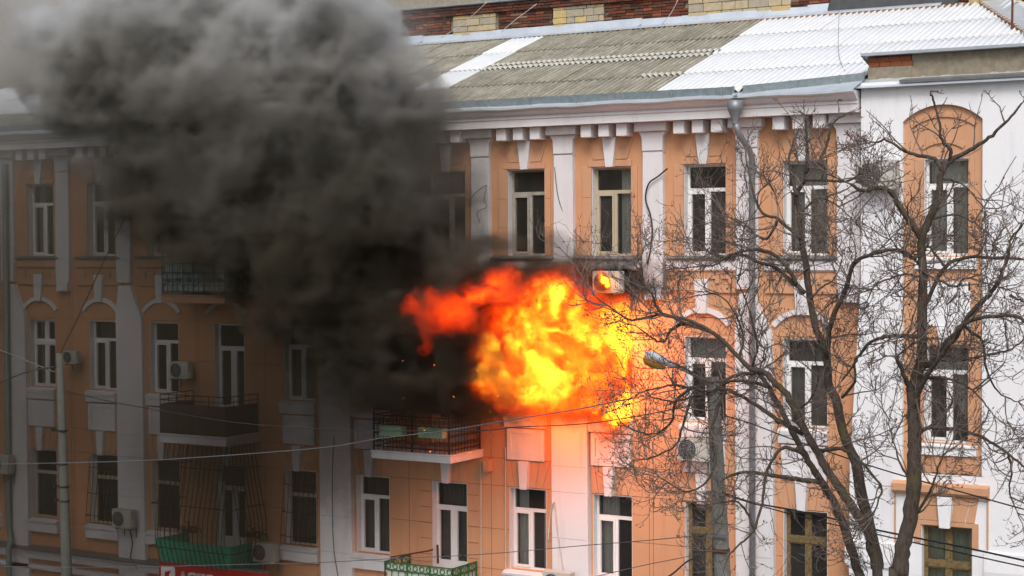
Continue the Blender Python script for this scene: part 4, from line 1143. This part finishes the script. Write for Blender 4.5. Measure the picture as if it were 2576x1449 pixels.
# ------------------------------------------------------------------ trees
TY = -9.0
def D5(x, y): return (1771 + x / 3, 966 + y / 3)
treeA = [  # (radius start, radius end, points, y jitter)
    (.24, .20, [(2240, 2000), (2232, 1800), (2226, 1650), (2222, 1560)], 0),
    (.125, .045, [(2222, 1580), (2190, 1500), (2164, 1449), (2121, 1319), (2091, 1253), (2058, 1199), (2018, 1133), (1988, 1076), (1958, 1016), (1935, 975), (1910, 940)], .5),
    (.135, .03, [(2224, 1570), (2215, 1500), (2208, 1449), (2181, 1333), (2138, 1266), (2088, 1193), (2058, 1143), (2011, 1056), (1980, 995), (1950, 965), (1920, 935), (1890, 929), (1860, 901), (1820, 859), (1786, 833), (1730, 805), (1665, 792)], -.3),
    (.14, .018, [(2208, 1430), (2190, 1333), (2168, 1249), (2154, 1166), (2124, 1099), (2104, 1009), (2084, 966), (2079, 885), (2054, 829), (2038, 752), (2024, 652), (2014, 589), (2011, 536), (2004, 492), (2024, 452), (2028, 433), (2064, 400), (2084, 350), (2094, 310), (2130, 285)], .2),
    (.05, .02, [(2004, 492), (1994, 455), (1991, 430), (1985, 395), (2000, 345)], .3),
    (.05, .018, [(2028, 433), (2031, 390), (2031, 350), (2024, 290)], -.2),
    (.07, .03, [(2081, 890), (2085, 832), (2104, 779), (2131, 719), (2144, 669), (2168, 649), (2221, 632), (2271, 632), (2304, 655)], -.6),
    (.06, .02, [(2024, 736), (1978, 696), (1945, 670), (1914, 662), (1871, 642), (1824, 649), (1778, 632), (1740, 600)], .4),
    (.05, .018, [(2004, 712), (1971, 662), (1931, 632), (1884, 629), (1840, 640), (1800, 665), (1771, 668)], -.4),
    (.045, .015, [(2014, 600), (1958, 552), (1914, 532), (1891, 469), (1881, 419), (1875, 380)], .6),
    (.04, .014, [(2024, 452), (2098, 456), (2134, 455), (2160, 440)], -.3),
    (.055, .015, [(1786, 833), (1720, 815), (1690, 830), (1670, 860), (1640, 850), (1600, 820)], .3),
    (.04, .012, [(1665, 792), (1650, 770), (1640, 740), (1620, 715), (1612, 690), (1600, 670)], -.2),
    (.045, .014, [(1720, 815), (1670, 790), (1590, 805), (1530, 770), (1495, 745)], .2),
    (.06, .02, [(2020, 1090), (1980, 1071), (1940, 1045), (1900, 1019), (1860, 995), (1826, 979), (1780, 985), (1740, 975), (1680, 970), (1620, 985)], .2),
    (.05, .02, [(1920, 935), (1890, 940), (1850, 945), (1810, 960), (1770, 955), (1720, 925), (1690, 912)], -.6),
    (.045, .018, [(1935, 975), (1890, 962), (1835, 960), (1790, 985), (1740, 1000), (1690, 1010), (1640, 1000)], .5),
    (.06, .025, [(2061, 1213), (1988, 1203), (1944, 1196), (1871, 1189), (1824, 1203), (1812, 1215)], -.3),
    (.05, .02, [(2030, 1150), (2004, 1133), (1971, 1126), (1948, 1149), (1928, 1193), (1918, 1266), (1898, 1333), (1864, 1366), (1840, 1390)], -.4),
    (.05, .014, [(2064, 1136), (2111, 1129), (2151, 1149), (2214, 1219), (2211, 1256), (2194, 1300)], -.5),
    (.045, .015, [(1826, 979), (1800, 1040), (1790, 1100), (1800, 1160), (1770, 1220), (1720, 1235), (1660, 1200)], -.3),
    (.04, .012, [(1740, 975), (1700, 1010), (1690, 1060), (1650, 1090), (1600, 1085), (1560, 1060)], .4),
    (.04, .012, [(1740, 1000), (1720, 1060), (1700, 1120), (1640, 1150), (1590, 1160)], .1),
    (.04, .012, [(1898, 1333), (1880, 1290), (1850, 1260), (1800, 1265), (1740, 1230)], .2),
    (.035, .012, [(2118, 1000), (2150, 960), (2150, 910), (2170, 885), (2190, 862), (2218, 849), (2260, 844), (2304, 846)], -.2),
    (.035, .012, [(1958, 552), (1930, 600), (1900, 590), (1870, 560), (1830, 545)], .3),
    (.03, .01, [(2011, 536), (2060, 500), (2110, 520), (2150, 560)], .3),
    (.03, .01, [(2038, 752), (2070, 720), (2100, 700), (2120, 650)], .3),
    (.035, .01, [(1891, 929), (1905, 870), (1890, 800), (1870, 740), (1850, 700)], -.3),
    (.035, .01, [(1860, 901), (1870, 850), (1850, 790), (1820, 750), (1780, 735)], .5),
    (.03, .01, [(2000, 1040), (2040, 1000), (2060, 950), (2050, 900)], -.5),
]
treeB = [
    (.18, .13, [(2234, 1720), (2250, 1560), (2264, 1449), (2271, 1376), (2291, 1299), (2298, 1216), (2301, 1133), (2300, 1083), (2298, 999), (2296, 975)], 0),
    (.13, .018, [(2296, 985), (2307, 944), (2319, 902), (2321, 805), (2323, 702), (2318, 602), (2338, 552), (2361, 486), (2368, 436), (2391, 405), (2424, 387), (2464, 363), (2504, 333), (2544, 293), (2573, 257)], 0),
    (.055, .04, [(2293, 983), (2280, 960), (2268, 930), (2254, 899)], -.2),
    (.075, .03, [(2316, 595), (2291, 559), (2264, 519), (2244, 486), (2214, 472), (2171, 479), (2138, 462)], -.3),
    (.05, .02, [(2371, 430), (2351, 400), (2304, 390), (2271, 377), (2231, 353), (2205, 358)], .3),
    (.045, .015, [(2391, 405), (2391, 377), (2371, 353), (2361, 300), (2348, 250), (2340, 235)], -.2),
    (.085, .018, [(2318, 905), (2343, 916), (2371, 874), (2412, 833), (2440, 790), (2488, 742), (2514, 702), (2534, 649), (2545, 600), (2576, 560)], -.4),
    (.06, .03, [(2298, 1040), (2312, 985), (2335, 938), (2365, 897), (2399, 852), (2431, 812), (2488, 796), (2558, 796), (2600, 830)], -.7),
    (.05, .03, [(2324, 780), (2334, 756), (2358, 702), (2378, 672), (2424, 649), (2504, 649), (2576, 651)], .4),
    (.035, .014, [(2378, 672), (2350, 635), (2338, 622)], .2),
    (.05, .02, [(2320, 846), (2280, 846), (2260, 844), (2218, 849), (2190, 860), (2168, 885), (2149, 915), (2118, 960)], .3),
    (.05, .022, [(2300, 1100), (2315, 1087), (2337, 1077), (2390, 1079), (2435, 1088), (2482, 1105), (2537, 1144), (2590, 1185)], -.3),
    (.035, .012, [(2335, 1077), (2365, 1050), (2390, 1022), (2396, 1000)], .2),
    (.035, .012, [(2340, 905), (2385, 905), (2435, 902), (2510, 888), (2548, 877), (2580, 850)], -.2),
    (.035, .012, [(2320, 955), (2350, 950), (2393, 955), (2446, 980), (2482, 1022), (2500, 1045)], -.2),
    (.035, .012, [(2304, 1293), (2338, 1239), (2355, 1195), (2371, 1149)], -.3),
    (.035, .012, [(2541, 744), (2560, 752), (2590, 765)], 0),
    (.035, .012, [(2424, 820), (2470, 860), (2482, 930), (2510, 985), (2560, 1010)], .3),
    (.03, .01, [(2368, 450), (2400, 455), (2440, 480), (2480, 530)], .3),
    (.03, .01, [(2358, 702), (2400, 720), (2430, 700), (2480, 690)], -.3),
    (.03, .01, [(2323, 702), (2285, 690), (2240, 700), (2200, 720), (2180, 760)], .4),
    (.03, .01, [(2321, 640), (2290, 650), (2255, 620), (2230, 580)], -.3),
    (.03, .01, [(2338, 552), (2400, 540), (2450, 560), (2500, 600)], .2),
    (.03, .01, [(2298, 1216), (2270, 1180), (2250, 1120), (2235, 1060)], .2),
    (.03, .01, [(2537, 1144), (2545, 1190), (2540, 1240), (2560, 1290)], .1),
]
def smooth_path(P, sub=4):
    Q = []; n = len(P)
    for i in range(n - 1):
        p0, p1, p2, p3 = P[max(i - 1, 0)], P[i], P[i + 1], P[min(i + 2, n - 1)]
        for k in range(sub):
            t = k / sub
            Q.append(.5 * ((2 * p1) + (-p0 + p2) * t + (2 * p0 - 5 * p1 + 4 * p2 - p3) * t * t + (-p0 + 3 * p1 - 3 * p2 + p3) * t ** 3))
    Q.append(P[-1]); return Q
def build_tree(limbs, ty, label, seed, dens):
    rr = random.Random(seed)
    trunk = MB(); tw = MB(); bud = MB()
    base = at(*limbs[0][2][0], ty); base.z = .13
    e = empty('bare_tree', base); tag(e, label, 'tree', 'bare street trees in front of the facade')
    inv = Matrix.Translation(-base)
    ztop_ = at(2200, 235, ty).z
    def twig(p, d, L, r, lev):
        if p.z > ztop_ - .35 and lev >= 2: return
        if p.z > ztop_ - 1.0: L *= max(.3, (ztop_ - p.z + .15) / 1.15)
        n = 7 if lev < 2 else 5
        P = [p]; q = p.copy(); dd = d.normalized(); cur_ = Vector((rr.gauss(0, .5), rr.gauss(0, .35), rr.gauss(.15, .3)))
        kids = []
        for i in range(n):
            dd = (dd + cur_ * (.28 if lev else .2) + Vector((rr.gauss(0, .16), rr.gauss(0, .12), rr.gauss(.07 if lev else 0, .14)))).normalized()
            if i == n // 2: cur_ = cur_ * -.5 + Vector((rr.gauss(0, .4), 0, rr.gauss(.15, .3)))
            if q.z > ztop_ - .05 and dd.z > 0: dd = Vector((dd.x, dd.y, -.05)).normalized()
            q = q + dd * (L / n); P.append(q.copy()); kids.append((q.copy(), dd.copy()))
        tw.tube(P, [r * (1 - .6 * i / n) for i in range(n + 1)], 4 if lev < 2 else 3, cap=False)
        if lev < 3:
            cnt = {0: 6, 1: 3, 2: rr.choice((1, 2))}[lev]
            for _ in range(cnt):
                k, kd = kids[rr.randrange(1, n)]
                a = kd.cross(Vector((rr.gauss(0, 1), rr.gauss(0, 1), rr.gauss(0, 1)))).normalized()
                twig(k, kd * .7 + a * rr.uniform(.5, 1.0), L * rr.uniform(.38, .62), max(r * .6, .0048), lev + 1)
        else:
            pass
        if lev >= 1 and rr.random() < (.35 if q.z < ztop_ - .4 else .08):
            s = rr.uniform(.008, .014)
            bud.tube([q, q + dd * s * 1.4, q + dd * s * 3], [s * .5, s * .7, .001], 4, cap=False)
        if rr.random() < .012 and q.z < ztop_ - .4:
            s = rr.uniform(.03, .06); a = Vector((rr.gauss(0, .4), rr.gauss(0, .4), -1)).normalized() * s; b_ = a.cross(Vector((0, 1, 0))).normalized() * s * .3
            bud.poly([q, q + a * .5 + b_, q + a, q + a * .5 - b_])
    for li, (r0, r1, pts, yj) in enumerate(limbs):
        n = len(pts); P = []
        for i, (px, py) in enumerate(pts):
            t = i / (n - 1)
            p = at(px, py, ty + yj * t * 1.6)
            P.append(p)
        if li == 0: P[0].z = .13; 
        Q = smooth_path(P, 5)
        r0 *= .71; r1 *= .71
        m = len(Q); R0 = [r0 + (r1 - r0) * (i / (m - 1)) ** .8 for i in range(m)]
        Q = [q + Vector((rr.gauss(0, .006), rr.gauss(0, .006), rr.gauss(0, .006))) for q in Q]
        R0 = [r * (1 + rr.uniform(-.06, .08)) for r in R0]
        if li and r1 < .03: R0[-1] *= .6
        trunk.tube(Q, R0, 12 if r0 > .06 else 7, cap=True)
        if li == 0: continue
        # side shoots
        total = sum((Q[i + 1] - Q[i]).length for i in range(m - 1))
        step = dens / (1.0 if r0 < .07 else .55)
        acc = rr.uniform(0, step)
        for i in range(m - 1):
            seg = Q[i + 1] - Q[i]; acc += seg.length
            thick = R0[i]
            while acc > step:
                acc -= step
                if thick > .085 and rr.random() < .75: continue
                t = i / m
                d = seg.normalized()
                a = d.cross(Vector((rr.gauss(0, .5), rr.gauss(0, 1), rr.gauss(0, .5)))).normalized()
                dd = d * rr.uniform(.3, .9) + a * rr.uniform(.5, 1.1) + Vector((0, 0, .12))
                twig(Q[i].copy(), dd, rr.uniform(.45, 1.15) * (1.0 if thick < .05 else .8), rr.uniform(.010, .015), 0 if rr.random() < .65 else 1)
        # continue the tip
        if r1 < .06:
            d = (Q[-1] - Q[-3]).normalized()
            for _ in range(3): twig(Q[-1].copy(), d + Vector((rr.gauss(0, .4), rr.gauss(0, .4), rr.gauss(0, .4))), rr.uniform(.5, 1.0), max(r1 * .6, .010), 0)
    o = trunk.build('trunk', BARK, e, smooth=True, fix=False); o.matrix_parent_inverse = inv
    o = tw.build('twigs', TWIG, e, smooth=True, fix=False); o.matrix_parent_inverse = inv; o['kind'] = 'stuff'
    o = bud.build('buds_and_leaves', BUD, e, fix=False); o.matrix_parent_inverse = inv; o['kind'] = 'stuff'
    print('tree tris', 2 * len(tw.f) + 2 * len(trunk.f) + 2 * len(bud.f))
build_tree(treeA, TY, 'bare tree forking into three thick mossy stems, crown reaching toward the fire', 5, .24)
build_tree(treeB, TY - 1.2, 'bare tree with one straight trunk standing before the white bay', 21, .32)

# ------------------------------------------------------------------ smoke and flames (volume grids)
def lattice(n):
    return rng.random((n, n, n)).astype(np.float32)
LAT = lattice(64)
def vnoise(X, Y, Z, seed=0):
    X = X + seed * 17.31; Y = Y + seed * 7.77; Z = Z + seed * 3.13
    xi = np.floor(X).astype(np.int32); yi = np.floor(Y).astype(np.int32); zi = np.floor(Z).astype(np.int32)
    fx = X - xi; fy = Y - yi; fz = Z - zi
    fx = fx * fx * (3 - 2 * fx); fy = fy * fy * (3 - 2 * fy); fz = fz * fz * (3 - 2 * fz)
    def L(a, b, c): return LAT[(xi + a) & 63, (yi + b) & 63, (zi + c) & 63]
    x00 = L(0, 0, 0) * (1 - fx) + L(1, 0, 0) * fx; x10 = L(0, 1, 0) * (1 - fx) + L(1, 1, 0) * fx
    x01 = L(0, 0, 1) * (1 - fx) + L(1, 0, 1) * fx; x11 = L(0, 1, 1) * (1 - fx) + L(1, 1, 1) * fx
    return (x00 * (1 - fy) + x10 * fy) * (1 - fz) + (x01 * (1 - fy) + x11 * fy) * fz
def fbm(X, Y, Z, f, octv, seed=0, gain=.5, billow=False):
    s = np.zeros_like(X); a = 1.0; t = 0
    for o in range(octv):
        n = vnoise(X * f, Y * f, Z * f, seed + o * 5)
        if billow: n = 1 - np.abs(2 * n - 1)
        s += a * n; t += a; a *= gain; f *= 2.03
    return s / t
def smooth(x, a, b):
    t = np.clip((x - a) / (b - a), 0, 1); return t * t * (3 - 2 * t)
def make_volume(name, grid, lo, hi, material):
    nx, ny, nz = grid.shape
    me = bpy.data.meshes.new(name + '_samples'); me.vertices.add(grid.size)
    a = me.attributes.new('d', 'FLOAT', 'POINT'); a.data.foreach_set('value', grid.astype(np.float32).ravel())
    src = bpy.data.objects.new(name + '_samples', me)          # data only, never linked to the scene
    vol = bpy.data.volumes.new(name); o = bpy.data.objects.new(name, vol); COL.objects.link(o)
    ng = bpy.data.node_groups.new(name, 'GeometryNodeTree')
    ng.interface.new_socket('Geometry', in_out='INPUT', socket_type='NodeSocketGeometry')
    ng.interface.new_socket('Geometry', in_out='OUTPUT', socket_type='NodeSocketGeometry')
    N = ng.nodes.new; L = ng.links.new
    out = N('NodeGroupOutput'); vc = N('GeometryNodeVolumeCube')
    vc.inputs['Min'].default_value = lo; vc.inputs['Max'].default_value = hi
    for k, n in zip('XYZ', (nx, ny, nz)): vc.inputs['Resolution ' + k].default_value = n
    oi = N('GeometryNodeObjectInfo'); oi.inputs['Object'].default_value = src
    si = N('GeometryNodeSampleIndex'); si.data_type = 'FLOAT'; si.domain = 'POINT'
    na = N('GeometryNodeInputNamedAttribute'); na.data_type = 'FLOAT'; na.inputs['Name'].default_value = 'd'
    L(oi.outputs['Geometry'], si.inputs['Geometry']); L(na.outputs['Attribute'], si.inputs['Value'])
    pos = N('GeometryNodeInputPosition'); sx = N('ShaderNodeSeparateXYZ'); L(pos.outputs[0], sx.inputs[0])
    def M3(op, s, *v):
        m = N('ShaderNodeMath'); m.operation = op; L(s, m.inputs[0])
        for i, x in enumerate(v):
            if isinstance(x, (int, float)): m.inputs[i + 1].default_value = x
            else: L(x, m.inputs[i + 1])
        return m.outputs[0]
    ix, iy, iz = [M3('ROUND', M3('MULTIPLY', M3('SUBTRACT', sx.outputs[i], float(lo[i])), (n - 1) / (float(hi[i]) - float(lo[i])))) for i, n in enumerate((nx, ny, nz))]
    t = M3('MULTIPLY_ADD', ix, float(ny), iy); t = M3('MULTIPLY_ADD', t, float(nz), iz)
    L(t, si.inputs['Index']); L(si.outputs[0], vc.inputs['Density'])
    sm = N('GeometryNodeSetMaterial'); sm.inputs['Material'].default_value = material
    L(vc.outputs[0], sm.inputs[0]); L(sm.outputs[0], out.inputs[0])
    md = o.modifiers.new('grid', 'NODES'); md.node_group = ng
    vol.materials.append(material)
    return o
def grid_xyz(lo, hi, n):
    return [a.astype(np.float32) for a in np.meshgrid(*[np.linspace(lo[i], hi[i], n[i]) for i in range(3)], indexing='ij')]

fb = [  # px, py, rx, ry, y, ry_depth, strength, heat
    (1545, 930, 62, 140, -.30, .5, 1.45, 1.0), (1568, 880, 40, 105, -.15, .4, 1.5, 1.0), (1560, 1000, 42, 70, -.1, .35, 1.4, 1.0), (1520, 800, 70, 45, -.4, .4, 1.1, .7), (1480, 900, 110, 125, -.7, .6, 1.3, 1.0), (1400, 930, 150, 105, -1.1, .7, 1.3, 1.0),
    (1295, 930, 100, 75, -1.5, .6, 1.15, .85), (1390, 800, 120, 95, -1.2, .6, 1.15, .7), (1360, 750, 100, 50, -1.3, .5, 1.05, .5), (1285, 845, 85, 85, -1.6, .5, 1.0, .5),
    (1330, 1000, 85, 38, -1.2, .5, 1.0, .65), (1470, 1005, 110, 42, -.6, .5, 1.1, .8), (1545, 1035, 48, 38, -.1, .35, 1.2, 1.0), (1240, 960, 60, 48, -1.7, .4, 1.1, .6), (1235, 890, 45, 45, -1.8, .4, .95, .45),
    (1225, 735, 74, 38, -2.6, .45, .98, .5), (1115, 780, 84, 54, -3.0, .5, .98, .30), (1055, 775, 48, 28, -3.1, .35, .85, .2), (1068, 840, 18, 45, -3.1, .25, .95, .08),
    (1250, 700, 45, 32, -2.2, .35, .9, .28), (1303, 688, 12, 14, -1.8, .15, .95, .2), (1175, 805, 55, 34, -2.8, .4, .7, .15),
]
fan_fire = [(1513, 694, 9, 15, -.56, .12, 1.35, .5), (1522, 706, 9, 10, -.58, .11, 1.7, 1.0), (1528, 718, 6, 7, -.58, .1, 1.5, .9)]
# smoke
slo, shi, sn = (-19.5, -5.2, 3.4), (4.4, -.12, 21.2), (250, 50, 188)
X, Y, Z = grid_xyz(slo, shi, sn)
wx = (fbm(X, Y, Z, .55, 3, 1) - .5) * 1.7; wz = (fbm(X, Y, Z, .55, 3, 2) - .5) * 1.7; wy = (fbm(X, Y, Z, .6, 2, 3) - .5) * .8
Xw, Yw, Zw = X + wx, Y + wy, Z + wz
# (px, py, rx px, ry px, depth y, depth radius, strength)
blobs = [
    (1120, 930, 190, 100, -1.6, 1.3, 1.3), (1030, 880, 150, 120, -2.0, 1.6, 1.3), (965, 750, 200, 160, -2.3, 1.9, 1.25),
    (880, 590, 195, 180, -2.6, 2.1, 1.2), (660, 430, 310, 160, -2.7, 2.0, 1.05), (820, 430, 105, 140, -2.4, 1.7, .85),
    (965, 655, 105, 120, -2.0, 1.4, 1.0), (1215, 745, 140, 60, -1.2, .9, .7), (1400, 700, 110, 38, -.7, .6, .42),
    (640, 270, 330, 170, -2.8, 1.9, .85), (390, 160, 250, 150, -2.9, 1.9, .95), (210, 110, 110, 110, -2.9, 1.5, .7),
    (720, 150, 170, 150, -2.8, 1.6, .66), (560, 50, 320, 110, -2.9, 1.6, .68), (810, 310, 90, 90, -2.3, 1.2, .5),
    (850, 45, 110, 85, -2.8, 1.2, .5), (1150, 900, 110, 110, -2.4, .9, .9), (810, 490, 220, 150, -2.4, 1.9, 1.0),
]
PX = 104.0
m = np.zeros_like(X)
for (px, py, rx, ry, yc, ryy, st) in blobs:
    p = at(px, py, yc)
    k = (p - CAM).dot(F_) / PF
    r1, r2 = rx * k * 1.12, ry * k
    d = ((Xw - p.x) / r1) ** 2 + ((Zw - p.z) / r2) ** 2 + ((Yw - yc) / ryy) ** 2
    m = np.maximum(m, st * np.exp(-d * 1.1)) + .18 * st * np.exp(-d * 1.1)
nb = fbm(X + .4 * wx, Y, Z + .4 * wz, 1.0, 6, 20, .6, billow=True)
nf = fbm(X, Y, Z, .5, 4, 40)
dens = smooth(m + (nb - .52) * 1.8 + (nf - .5) * .8, .46, .90) * (m > .08)
dens = dens * (.45 + 1.1 * np.clip(m, 0, 1.3))
# thin veil hanging over the left part of the facade
veil = np.zeros_like(X)
for (px, py, rx, ry, st) in ((560, 1180, 260, 320, 1.0), (250, 950, 380, 330, .55), (1060, 480, 160, 190, .9), (960, 150, 110, 150, .7), (700, 950, 240, 220, .8), (150, 500, 300, 200, .32), (120, 1300, 300, 300, .5), (850, 1150, 170, 160, .55), (900, 1010, 160, 110, 1.1), (1000, 1010, 210, 60, 1.2), (150, 250, 300, 150, .5)):
    p = at(px, py, -2.0); k = (p - CAM).dot(F_) / PF
    d = ((Xw - p.x) / (rx * k)) ** 2 + ((Zw - p.z) / (ry * k)) ** 2 + ((Y + 2.0) / 1.7) ** 2
    veil = np.maximum(veil, st * np.exp(-d))
veil = np.maximum(veil, .34 * smooth(X, -4.5, -7.5)); veil *= .35 + 1.3 * fbm(X, Y, Z, .45, 4, 33)
SMOKE_K, VEIL_K = 5.2, .50
total = dens * SMOKE_K + veil * VEIL_K
edge = smooth(Y, -.1, -.5) * smooth(Y, slo[1], slo[1] + .6) * smooth(X, slo[0], slo[0] + .5) * smooth(X, shi[0], shi[0] - .6)
total = total * edge
fmask = np.zeros_like(X)
for (px, py, rx, ry, yc, ryy, st, ht) in fb:
    p = at(px, py, yc); k = (p - CAM).dot(F_) / PF
    d = ((X - p.x) / (rx * k * 1.25)) ** 2 + ((Z - p.z) / (ry * k * 1.1)) ** 2 + (np.minimum(Y - yc, 0) / .8) ** 2 + (np.maximum(Y - yc, 0) / ryy) ** 2
    fmask = np.maximum(fmask, np.exp(-d * .8))
total = total * (1 - np.clip(fmask * 1.25, 0, .96))
total[total < .004] = 0
sm = bpy.data.materials.new('smoke'); sm.use_nodes = True; nt = sm.node_tree; nt.nodes.clear()
pv = nt.nodes.new('ShaderNodeVolumePrincipled'); mo = nt.nodes.new('ShaderNodeOutputMaterial'); nt.links.new(pv.outputs[0], mo.inputs['Volume'])
pv.inputs['Density'].default_value = 1.0
pv.inputs['Anisotropy'].default_value = 0.0
tc = nt.nodes.new('ShaderNodeTexCoord'); sx = nt.nodes.new('ShaderNodeSeparateXYZ'); nt.links.new(tc.outputs['Object'], sx.inputs[0])
fz = mrange(nt, math_(nt, 'ADD', sx.outputs[2], math_(nt, 'MULTIPLY', mrange(nt, noise(nt, .55, 3, .6, tc.outputs['Object']), .3, .7, -1, 1), 1.6)), 9.0, 20.0)   # fresh soot near the fire, paler smoke mixed with steam higher up
cr = nt.nodes.new('ShaderNodeValToRGB'); nt.links.new(fz, cr.inputs[0])
el = cr.color_ramp.elements
el[0].color = (.062, .052, .038, 1); el[1].color = (.80, .81, .81, 1)
for p_, c_ in ((.34, (.115, .104, .075)), (.54, (.18, .17, .145)), (.76, (.47, .465, .44))):
    e_ = el.new(p_); e_.color = (*c_, 1)
nt.links.new(cr.outputs[0], pv.inputs['Color'])
tag(make_volume('smoke', total, slo, shi, sm), 'thick black and grey smoke drifting up and left from the burning window', 'smoke', kind='stuff')

# flames
flo, fhi, fn_ = (-3.4, -3.8, 8.5), (3.5, .5, 12.6), (230, 110, 138)
X, Y, Z = grid_xyz(flo, fhi, fn_)
wx = (fbm(X, Y, Z, 1.5, 4, 61) - .5) * .8; wz = (fbm(X, Y, Z, 1.5, 4, 62) - .5) * .8
Xw, Zw = X + wx, Z + wz
m = np.zeros_like(X); heat = np.zeros_like(X)
for (px, py, rx, ry, yc, ryy, st, ht) in fb + fan_fire:
    p = at(px, py, yc); k = (p - CAM).dot(F_) / PF
    if ryy < .2: d = ((X - p.x) / (rx * k * 1.12)) ** 2 + ((Z - p.z) / (ry * k)) ** 2 + ((Y - yc) / ryy) ** 2
    else: d = ((Xw - p.x) / (rx * k * 1.12)) ** 2 + ((Zw - p.z) / (ry * k)) ** 2 + ((Y - yc) / ryy) ** 2
    v = st * np.exp(-d * .9); m = np.maximum(m, v); heat = heat + v * v * ht
heat = np.clip(heat, 0, 1.6)
nfl = fbm(X + .5 * wx, Y, Z + .7 * wz, 2.9, 6, 80, .74, billow=True)
nf2 = fbm(X, Y, Z, 1.3, 4, 90)
fl = smooth(m + (nfl - .5) * 2.0 + (nf2 - .5) * 1.1, .48, .95)
nf3 = smooth(fbm(X + .8 * wx, Y * 1.2, Z + .8 * wz, 1.9, 4, 120), .36, .64)
fl = fl * smooth(m, .05, .3) * (.16 + 1.3 * heat * (.14 + 1.0 * nf3) * np.clip(-.25 + 2.3 * nfl, .05, 2))
# inside the room the fire is framed by the window opening
inside = Y > -.04
fl[inside & ((X < 2.15) | (X > 3.13) | (Z < 9.08) | (Z > 10.88))] = 0
fl *= 1 - smooth(X - .36 * np.maximum(-Y, 0), 3.08, 3.14)
fl[fl < .02] = 0
fm_ = bpy.data.materials.new('fire'); fm_.use_nodes = True; nt = fm_.node_tree; nt.nodes.clear()
pv = nt.nodes.new('ShaderNodeVolumePrincipled'); mo = nt.nodes.new('ShaderNodeOutputMaterial'); nt.links.new(pv.outputs[0], mo.inputs['Volume'])
pv.inputs['Color'].default_value = (.2, .1, .05, 1)
pv.inputs['Density'].default_value = 9.0
at_ = nt.nodes.new('ShaderNodeAttribute'); at_.attribute_name = 'density'
d_ = at_.outputs['Fac']
cr = nt.nodes.new('ShaderNodeValToRGB'); nt.links.new(mrange(nt, d_, 0, 1.3), cr.inputs[0])
cr.color_ramp.elements[0].color = (1, .022, .002, 1); cr.color_ramp.elements[1].color = (1, .46, .022, 1)
e1 = cr.color_ramp.elements.new(.36); e1.color = (1, .055, .002, 1); e2 = cr.color_ramp.elements.new(.58); e2.color = (1, .18, .004, 1)
nt.links.new(cr.outputs[0], pv.inputs['Emission Color'])
nt.links.new(math_(nt, 'MULTIPLY', math_(nt, 'POWER', d_, 2.1), 25.0), pv.inputs['Emission Strength'])
tag(make_volume('flames', fl, flo, fhi, fm_), 'fireball of yellow and orange flames bursting from a second floor window', 'fire', kind='stuff')
# the light the fire gives off
for k, (x, y, z, e_, r) in enumerate(((2.4, -1.0, 10.0, 480, .4), (1.0, -1.4, 10.2, 700, .5), (3.45, -.5, 10.2, 60, .2), (1.5, -1.2, 9.0, 200, .3), (-.6, -2.2, 10.4, 380, .4))):
    ld = bpy.data.lights.new('fire_light', 'POINT'); ld.energy = e_; ld.color = (1, .155, .022); ld.shadow_soft_size = r
    lo_ = bpy.data.objects.new('fire_light', ld); COL.objects.link(lo_); lo_.location = (x, y, z)
# sparks
mb = MB()
rs = random.Random(4)
for i in range(18):
    p = at(rs.uniform(960, 1260), rs.uniform(880, 1150), rs.uniform(-3.2, -2.4)); s = rs.uniform(.003, .009)
    mb.tube([p, p + Vector((rs.uniform(-.05, .05), 0, rs.uniform(-.03, .03)))], s, 4)
em = bpy.data.materials.new('spark'); em.use_nodes = True; p = em.node_tree.nodes['Principled BSDF']
p.inputs['Base Color'].default_value = (.02, .01, .01, 1); p.inputs['Emission Color'].default_value = (1, .25, .04, 1); p.inputs['Emission Strength'].default_value = 3
tag(mb.build('sparks', em, fix=False), 'tiny glowing sparks flying over the scorched balcony', 'sparks', kind='stuff')
